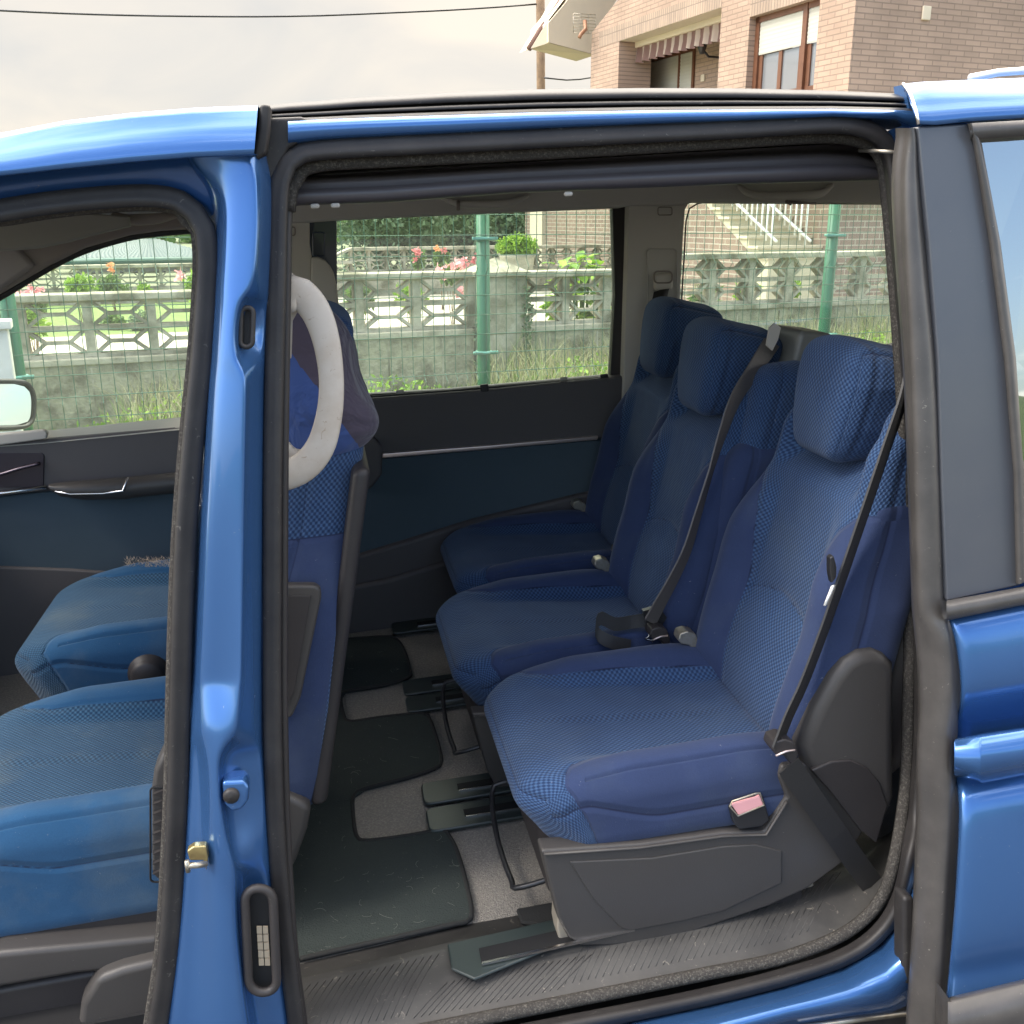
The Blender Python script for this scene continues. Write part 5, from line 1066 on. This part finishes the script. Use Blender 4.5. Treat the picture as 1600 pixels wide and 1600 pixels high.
ant = M('grid_antenna', *join(*[tube([pe(896, 21+k*5, eb-.35), pe(931, 23+k*5, eb-.35)], .006, 4) for k in range(7)], *[tube([pe(896+k*11.6, 21+k*.6, eb-.35), pe(896+k*11.6, 51+k*.6, eb-.35)], .006, 4) for k in range(4)]), STEEL, ho)
M('antenna_feed', *tube([pe(914, 33, eb-.4), pe(915, 46, eb-.6), pe(908, 53, eb-.7), pe(905, 59, eb-.7)], .032, 8), mat('rusty_feed', (.30, .15, .08), rough=.6), ant)
# cream corner column on the lower storey
quad('corner_column', [Vector((HA-.06, pa(851, 380).y, -.2)), Vector((HA-.06, pa(832, 380).y, -.2)), Vector((HA-.06, pa(832, 380).y, 3.0)), Vector((HA-.06, pa(851, 380).y, 3.0))], CREAM, ho, (1, 2), (.4, 0, 0))
# outside stair along the facade
stp = [(1281, 402), (1267, 392), (1252, 377), (1238, 361), (1222, 344), (1205, 328), (1190, 311), (1175, 295)]
stv = []
SM = mat('stair_render', (.50, .45, .33), rough=.85, var=(2, (.52, .46, .33), .3, .7))
z_prev = gz(8, 9.9)
pts = [pa(x, y, HA-.02) for x, y in stp]; zz0 = pts[0].z; rise = (pts[5].z-zz0)/5; run = (pts[5].y-pts[0].y)/5
bst = pts[0].y-run; V = []; F = []
for k in range(11):
    q, f = box((HA-.92, bst+run*k, .1), (HA-.005, bst+run*(k+1) if k < 10 else bst+run*14, zz0+rise*k)); V, F = join((V, F), (q, f))
sto = M('stair', V, F, SM, ho, smooth=False)
V = []; F = []
for k in range(11): V, F = join((V, F), box((HA-.95, bst+run*k-.02, zz0+rise*k), (HA-.006, bst+run*(k+1)+.01, zz0+rise*k+.03)))
M('stair_treads', V, F, CREAM, sto, smooth=False)
quad('stair_side', [Vector((HA-.925, bst+run*2, .1)), Vector((HA-.925, bst+run*14, .1)), Vector((HA-.925, bst+run*14, zz0+rise*9)), Vector((HA-.925, bst+run*10, zz0+rise*9.0)), Vector((HA-.925, bst+run*2, zz0+rise*.8))], BRK2, sto, (1, 2))
for aa in (HA-.90, HA-.42):
    dz_ = .78 if aa < HA-.6 else .80
    V, F = tube([(aa, bst-.1, zz0+dz_-.1), (aa, bst+run*10, zz0+rise*10+dz_-.1)], .028, 8)
    V, F = join((V, F), tube([(aa, bst-.1, zz0+.2), (aa, bst+run*10, zz0+rise*10+.2)], .018, 6))
    for k in range(0, 22): V, F = join((V, F), tube([(aa, bst+run*(k*.5), zz0+rise*(k*.5)+.15), (aa, bst+run*(k*.5), zz0+rise*(k*.5)+dz_-.1)], .012, 5))
    M('stair_railing', V, F, WHITE, sto)
quad('house_roof', [Vector((HA-.6, HB-.7, zt_)), Vector((20, HB-.7, zt_)), Vector((20, 19, zt_+1)), Vector((HA-.6, 19, zt_+1))], bpy.data.materials['roof_tile'], ho, (0, 1), (0, 0, .15))
# ---- distant tiled house at the left
dh_ = thing('tiled_house', 'low white house with a dark ribbed tile roof beyond the far block wall', 'house', (1.5, 23, .3), 'plot')
e0, e1 = gb(85, 408, 23), gb(345, 408, 23); r0, r1 = gb(215, 377, 27), gb(245, 377, 27)
M('wall', *box((e0.x+.4, 23.4, .2), (e1.x-.4, 31, e0.z)), mat('white_render', (.62, .62, .58), rough=.9), dh_, smooth=False)
TR = mat('dark_tile', (.13, .17, .17), rough=.35, spec=.6)
rowsT = []
for k in range(0, 15):
    f0 = k/14; za = e0.z+(r0.z-e0.z)*f0; xl = e0.x-.3+(r0.x-e0.x+.3)*f0; xr = e1.x+(r1.x-e1.x)*f0; yy = 23+4*f0
    for dzz in (0, .05):
        r = [Vector((xl+(xr-xl)*j/120, yy+(.02 if dzz else 0), za+dzz+.035*abs(math.sin(j*math.pi/3)))) for j in range(121)]; rowsT.append(r)
rf = M('roof', *loft(rowsT), TR, dh_)
M('hip_side', [Vector((e1.x, 23, e0.z)), Vector((e1.x, 31, e0.z)), r1, r0, Vector((e0.x-.3, 31, e0.z))], [(0, 1, 2), (1, 4, 3, 2)], TR, dh_, smooth=False)
M('gutter', *tube([(e0.x-.3, 22.95, e0.z-.03), (e1.x, 22.95, e0.z-.03)], .08, 8), mat('gutter_green', (.03, .10, .08), rough=.4), dh_)
# ---- pole and overhead wires
pb = 24.; p1_, p2_ = gb(844, -60, pb), gb(845.5, 200, pb); rp = .105
solo('telegraph_pole', *tube([(p2_.x, pb, .2), (p2_.x, pb, p2_.z), p1_], rp, 12), POLEW, 'brown wooden telegraph pole rising behind the cream eaves of the brick house', 'pole', base=(p2_.x, pb, .2), frame='plot')
def wire(pix, b, label):
    P = spline([gb(x, y, b) for x, y in pix], .5); return solo('overhead_wire', *tube(P, .020, 6), BLK, label, 'cable', base=P[0], frame='plot')
wire([(-300, 2), (-120, 10), (0, 16.5), (100, 21), (200, 24), (300, 25.5), (400, 26), (500, 24.5), (600, 20.5), (700, 16), (780, 11), (838, 6.5)], pb, 'long black overhead cable sagging across the sky to the top of the telegraph pole')
wire([(850, 121.5), (865, 123), (885, 125), (905, 124), (925, 121)], pb-.4, 'short black cable between the telegraph pole and the brick house')
# ---- foliage
def leaves(cs, n, size, pts_fn, bend=.3, asp=.5):
    V = []; F = []
    for k in range(n):
        c = pts_fn(); d = Vector(rng.normal(size=3)).normalized(); s_ = Vector(rng.normal(size=3)).cross(d).normalized(); L_ = size*rng.uniform(.6, 1.3); i = len(V)
        V += [c, c+d*L_*.5+s_*L_*asp*.5, c+d*L_, c+d*L_*.5-s_*L_*asp*.5]; F.append((i, i+1, i+2, i+3))
    return V, F
def blobs(centers, fill=.55):
    W_ = np.array([c[3]*c[4]*c[5] for c in centers])**.66; W_ = W_/W_.sum()
    def fn():
        c = centers[rng.choice(len(centers), p=W_)]; d = rng.normal(size=3); d /= np.linalg.norm(d); r = rng.uniform(fill, 1.05)
        return Vector((c[0]+d[0]*c[3]*r, c[1]+d[1]*c[4]*r, c[2]+d[2]*c[5]*r))
    return fn
def bush(name, label, cat, c, rad, n, size, m, stem=None, group=None, lumps=7, petals=None, asp=.55):
    t = thing(name, label, cat, (c[0], c[1], stem if stem is not None else c[2]-rad[2]), 'plot', group)
    C_ = []
    for k in range(lumps):
        d = rng.normal(size=3); d /= np.linalg.norm(d); q = rng.uniform(.25, .7); s_ = rng.uniform(.35, .6)
        C_.append((c[0]+d[0]*rad[0]*q, c[1]+d[1]*rad[1]*q, c[2]+d[2]*rad[2]*q, rad[0]*s_, rad[1]*s_, rad[2]*s_))
    M('foliage', *leaves(None, n, size, blobs(C_), asp=asp), m, t, smooth=False)
    z0 = stem if stem is not None else c[2]-rad[2]
    V = []; F = []
    for k in range(5):
        e = C_[k % len(C_)]; V, F = join((V, F), tube([(c[0]+rng.uniform(-.02, .02), c[1], z0-.05), ((c[0]+e[0])/2, c[1], (z0+e[2])/2), (e[0], e[1], e[2])], max(.006, rad[0]*.03), 5, taper=lambda t: 1-.7*t))
    M('stem', V, F, POLEW, t)
    if petals:
        for (x, y, z, r, pm, k_) in petals:
            def pf(): d = Vector(rng.normal(size=3)).normalized()*r*rng.uniform(.3, 1); return Vector((x, y, z))+d
            M('blossom', *leaves(None, k_, r*.9, pf, asp=.9), pm, t, smooth=False)
    return t
# garden trees behind the back wall
tr_l = ['broad dark green tree at the left of the row behind the far block wall', 'dark green tree in the middle of the row behind the far block wall', 'dark green tree nearest the brick house behind the far block wall', 'small rounded tree just right of the green fence post, beyond the garden']
for k, (x, b, zc, rx_, rz_) in enumerate(((590, 21, 1.5, 1.9, 1.5), (680, 23, 1.6, 1.9, 1.5), (790, 22, 1.5, 1.8, 1.45), (850, 26, 1.5, 1.8, 1.4))):
    c = gb(x, 360, b); t = thing('garden_tree', tr_l[k], 'tree', (c.x, b, .3), 'plot', 'trees behind the garden'); C_ = []
    for j in range(16):
        d = rng.normal(size=3); d /= np.linalg.norm(d); q = rng.uniform(.3, .8); s_ = rng.uniform(.28, .5); C_.append((c.x+d[0]*rx_*q, b+d[1]*rx_*q, zc+d[2]*rz_*q, rx_*s_, rx_*s_, rz_*s_))
    M('crown', *leaves(None, 9000, .13, blobs(C_, .4), asp=.6), LEAFD if k != 3 else LEAFM, t, smooth=False)
    V, F = tube([(c.x, b, .2), (c.x+.1, b, 1.0), (c.x, b, 2.2)], .14, 8, taper=lambda t: 1-.6*t)
    for j in range(5): e = C_[j]; V, F = join((V, F), tube([(c.x, b, 1.0+.2*j), (e[0], e[1], e[2])], .05, 5, taper=lambda t: 1-.7*t))
    M('trunk', V, F, POLEW, t)
# far hedge line on the horizon
def hz():
    a = rng.uniform(-40, 40); b = rng.uniform(46, 50); return Vector((a, b, rng.uniform(.2, 1.5+.5*math.sin(a*.7)+.4*math.sin(a*1.9+1))))
solo('far_hedgerow', *leaves(None, 9000, .55, hz, asp=.7), LEAFM, 'hazy green hedgerow and trees along the horizon beyond the garden', 'hedge', base=(0, 48, .3), frame='plot', kind='stuff', smooth=False)
# clipped shrub in a planter
c = gb(808, 386, 9.6); t = thing('potted_shrub', 'clipped bright yellow-green shrub in a round stone planter by the house corner', 'potted plant', (c.x, 9.6, c.z-.42), 'plot')
C_ = [(c.x+dx, 9.6, c.z+dz, .13, .12, .09) for dx, dz in ((-.1, 0), (.1, 0), (0, .04), (0, -.03))]
M('foliage', *leaves(None, 2600, .035, blobs(C_, .5), asp=.7), LEAFB, t, smooth=False)
M('planter', *tube([(c.x, 9.6, c.z-.42), (c.x, 9.6, c.z-.25), (c.x, 9.6, c.z-.10), (c.x, 9.6, c.z-.07)], .19, 16, taper=lambda t: .7+.35*t), CONC, t)
# broad-leaved plant
c = gb(912, 425, 8.3); t = thing('broad_leaved_plant', 'lush bright green broad-leaved plant against the brick wall, right of the pier', 'plant', (c.x, 8.3, .3), 'plot'); V = []; F = []
for k in range(150):
    b0 = Vector((c.x+rng.uniform(-.24, .24), 8.3+rng.uniform(-.15, .15), c.z+rng.uniform(-.5, .12))); ang = rng.uniform(0, 6.28); el_ = rng.uniform(-.3, .9); d = Vector((math.cos(ang)*math.cos(el_), math.sin(ang)*math.cos(el_), math.sin(el_))); s_ = d.cross(Vector((0, 0, 1))).normalized(); L_ = rng.uniform(.12, .20); i = len(V)
    n_ = 6; up3 = s_.cross(d)
    for j in range(n_+1):
        f0 = j/n_; wd_ = .045*math.sin(math.pi*min(1, f0*.95+.05)); p = b0+d*L_*f0-Vector((0, 0, 1))*.05*f0*f0; V += [p-s_*wd_, p+up3*-.008, p+s_*wd_]
    for j in range(n_): F += [(i+j*3, i+j*3+1, i+j*3+4, i+j*3+3), (i+j*3+1, i+j*3+2, i+j*3+5, i+j*3+4)]
M('foliage', V, F, LEAFB, t)
V = []; F = []
for k in range(9): V, F = join((V, F), tube([(c.x+rng.uniform(-.1, .1), 8.3, .28), (c.x+rng.uniform(-.2, .2), 8.3, c.z)], .012, 5))
M('stem', V, F, LEAFM, t)
# rose and garden bushes
def gp_(x, y, b): return gb(x, y, b)
def rose(x, y, b, rpx, m, label, pet=(), n=900, size=.05, asp=.55):
    c = gp_(x, y, b); r = rpx/1556*b; P = []
    for (dx, dy, rr, pm) in pet: q = gp_(x+dx, y+dy, b-.2); P.append((q.x, b-.2, q.z, rr/1556*b, pm, 26))
    bush('rose_bush' if pet else 'garden_bush', label, 'rose bush' if pet else 'bush', (c.x, b, c.z), (r, r*.8, r), n, size, m, stem=.3, petals=P, asp=asp)
rose(125, 447, 12, 24, LEAFB, 'rounded yellow-green bush at the left behind the garden wall')
rose(178, 452, 12.4, 22, LEAFM, 'grey-green bush with an orange bloom, second from the left', ((-6, -38, 5, ORANGE), (-3, -30, 4, ORANGE)))
rose(222, 457, 11.6, 16, LEAFB, 'smallest yellow-green bush right of the orange-flowered one')
rose(305, 440, 10.5, 26, LEAFB, 'bush with a pale pink bloom beside the front door seal', ((-24, -10, 8, PETAL),))
rose(48, 480, 8.6, 22, LEAFM, 'low bush with pale pink blooms at the far left behind the wall', ((0, -22, 10, PETAL), (-14, -18, 7, PETAL), (12, -26, 6, PETAL)))
rose(708, 425, 8.6, 22, LEAFM, 'rose bush with big pink clusters just left of the green post', ((0, -8, 12, PETAL), (-20, -2, 10, PETAL), (18, -14, 10, PETAL), (34, -20, 8, PETALR), (10, 30, 9, PETAL)))
rose(652, 405, 12, 15, LEAFM, 'rose bush with red blooms in front of the far block wall', ((0, -10, 7, PETALR), (-3, 0, 4, PETALR)))
rose(690, 400, 12.4, 14, LEAFM, 'sparse rose bush with small coral blooms near the far wall', ((5, -9, 5, PETALR), (-8, -12, 5, ORANGE)))
rose(560, 470, 8.4, 24, LEAFM, 'green bush seen through the leftmost openings of the middle wall bay', n=900)
rose(640, 470, 8.6, 24, LEAFB, 'bright bush seen through the openings left of the pier', n=900)
rose(865, 480, 8.3, 20, LEAFB, 'bright green bush right of the pier behind the blocks', n=700)
rose(935, 492, 8.3, 22, LEAFM, 'leafy bush under the broad-leaved plant behind the blocks', n=800)
rose(1105, 462, 8.0, 24, LEAFM, 'leafy bush behind the leftmost blocks of the raised wall bay', n=700, size=.09, asp=.25)
rose(1165, 455, 8.0, 22, LEAFB, 'spiky bush behind the raised wall bay below the stair', n=600, size=.09, asp=.25)
rose(1235, 455, 8.0, 20, LEAFB, 'pale green bush behind the blocks left of the leaning-looking post', n=500)
rose(45, 510, 8.4, 20, LEAFB, 'leafy bush low behind the wall next to the left fence post', n=600)
rose(180, 505, 11.5, 16, LEAFM, 'low green clump on the lawn behind the left wall bay', n=500)
rose(222, 505, 11.3, 20, LEAFD, 'low dark clump on the lawn at the right of the left wall bay', n=600)
# weeds and dry grass along the wall foot and the fence
V = []; F = []
for k in range(16000):
    q = rng.rand(); a = rng.uniform(-3.5, 8); b = 7.15-abs(rng.normal())*.45 if q < .6 else rng.uniform(4.2, 7.1)
    hmax = .42*(.5+.5*math.sin(a*2.3+1.2*math.sin(a*5)))+.06 if b > 6 else .14+.12*max(0, math.sin(a*3+b))
    h = hmax*rng.uniform(.35, 1.15); p = Vector((a, b, gz(a, b)-.01)); d = Vector((rng.normal()*.35, rng.normal()*.2, 1)).normalized(); s_ = Vector((math.cos(k), math.sin(k), 0))*rng.uniform(.002, .0045); be = Vector((rng.normal()*.12, rng.normal()*.1, -.05))*h; i = len(V)
    V += [p-s_, p+s_, p+d*h*.55+s_*.8, p+d*h*.55-s_*.8, p+d*h+be]; F += [(i, i+1, i+2, i+3), (i+3, i+2, i+4)]
solo('roadside_grass', V, F, DRY, 'dry and green grass growing along the foot of the block wall', 'grass', base=(0, 7, 0), frame='plot', kind='stuff', smooth=False)
def wf():
    a = rng.uniform(-3, 8); h = .22*(.5+.5*math.sin(a*3.1)*math.cos(a*1.3)); return Vector((a, 7.0-abs(rng.normal())*.35, gz(a, 7)+rng.uniform(0, .06+h)))
solo('roadside_weeds', *leaves(None, 6500, .045, wf, asp=.5), LEAFB, 'bright green leafy weeds along the foot of the block wall', 'weeds', base=(0, 6.9, 0), frame='plot', kind='stuff', smooth=False)
# ivy on the pier edge
def iv(): return Vector((2.64+rng.normal()*.02 if rng.rand() < .5 else 3.01+rng.normal()*.02, WB-.07, rng.uniform(.15, .95)))
solo('wall_creeper', *leaves(None, 500, .035, iv, asp=.8), LEAFD, 'thin dark creeper climbing the edges of the pyramid-capped pier', 'creeper', base=(2.7, WB-.07, .15), frame='plot', kind='stuff', smooth=False)
# white cabinet post at the far left
c0 = gb(-40, 505, 3.95); c1 = gb(14, 505, 3.95); c2 = gb(18, 640, 3.95)
t = thing('utility_cabinet', 'narrow white cabinet with a lipped lid beside the left green fence post', 'cabinet', (c0.x, 3.95, c2.z-.4), 'plot')
o = M('cabinet_body', *box((c0.x, 3.95, c2.z-.45), (c1.x-.006, 4.00, c1.z-.02)), WHITE, t, smooth=False); bev(o, .008)
o = M('cabinet_lid', *box((c0.x-.01, 3.93, c1.z-.02), (c1.x+.008, 4.01, c1.z+.012)), WHITE, t, smooth=False); bev(o, .005)
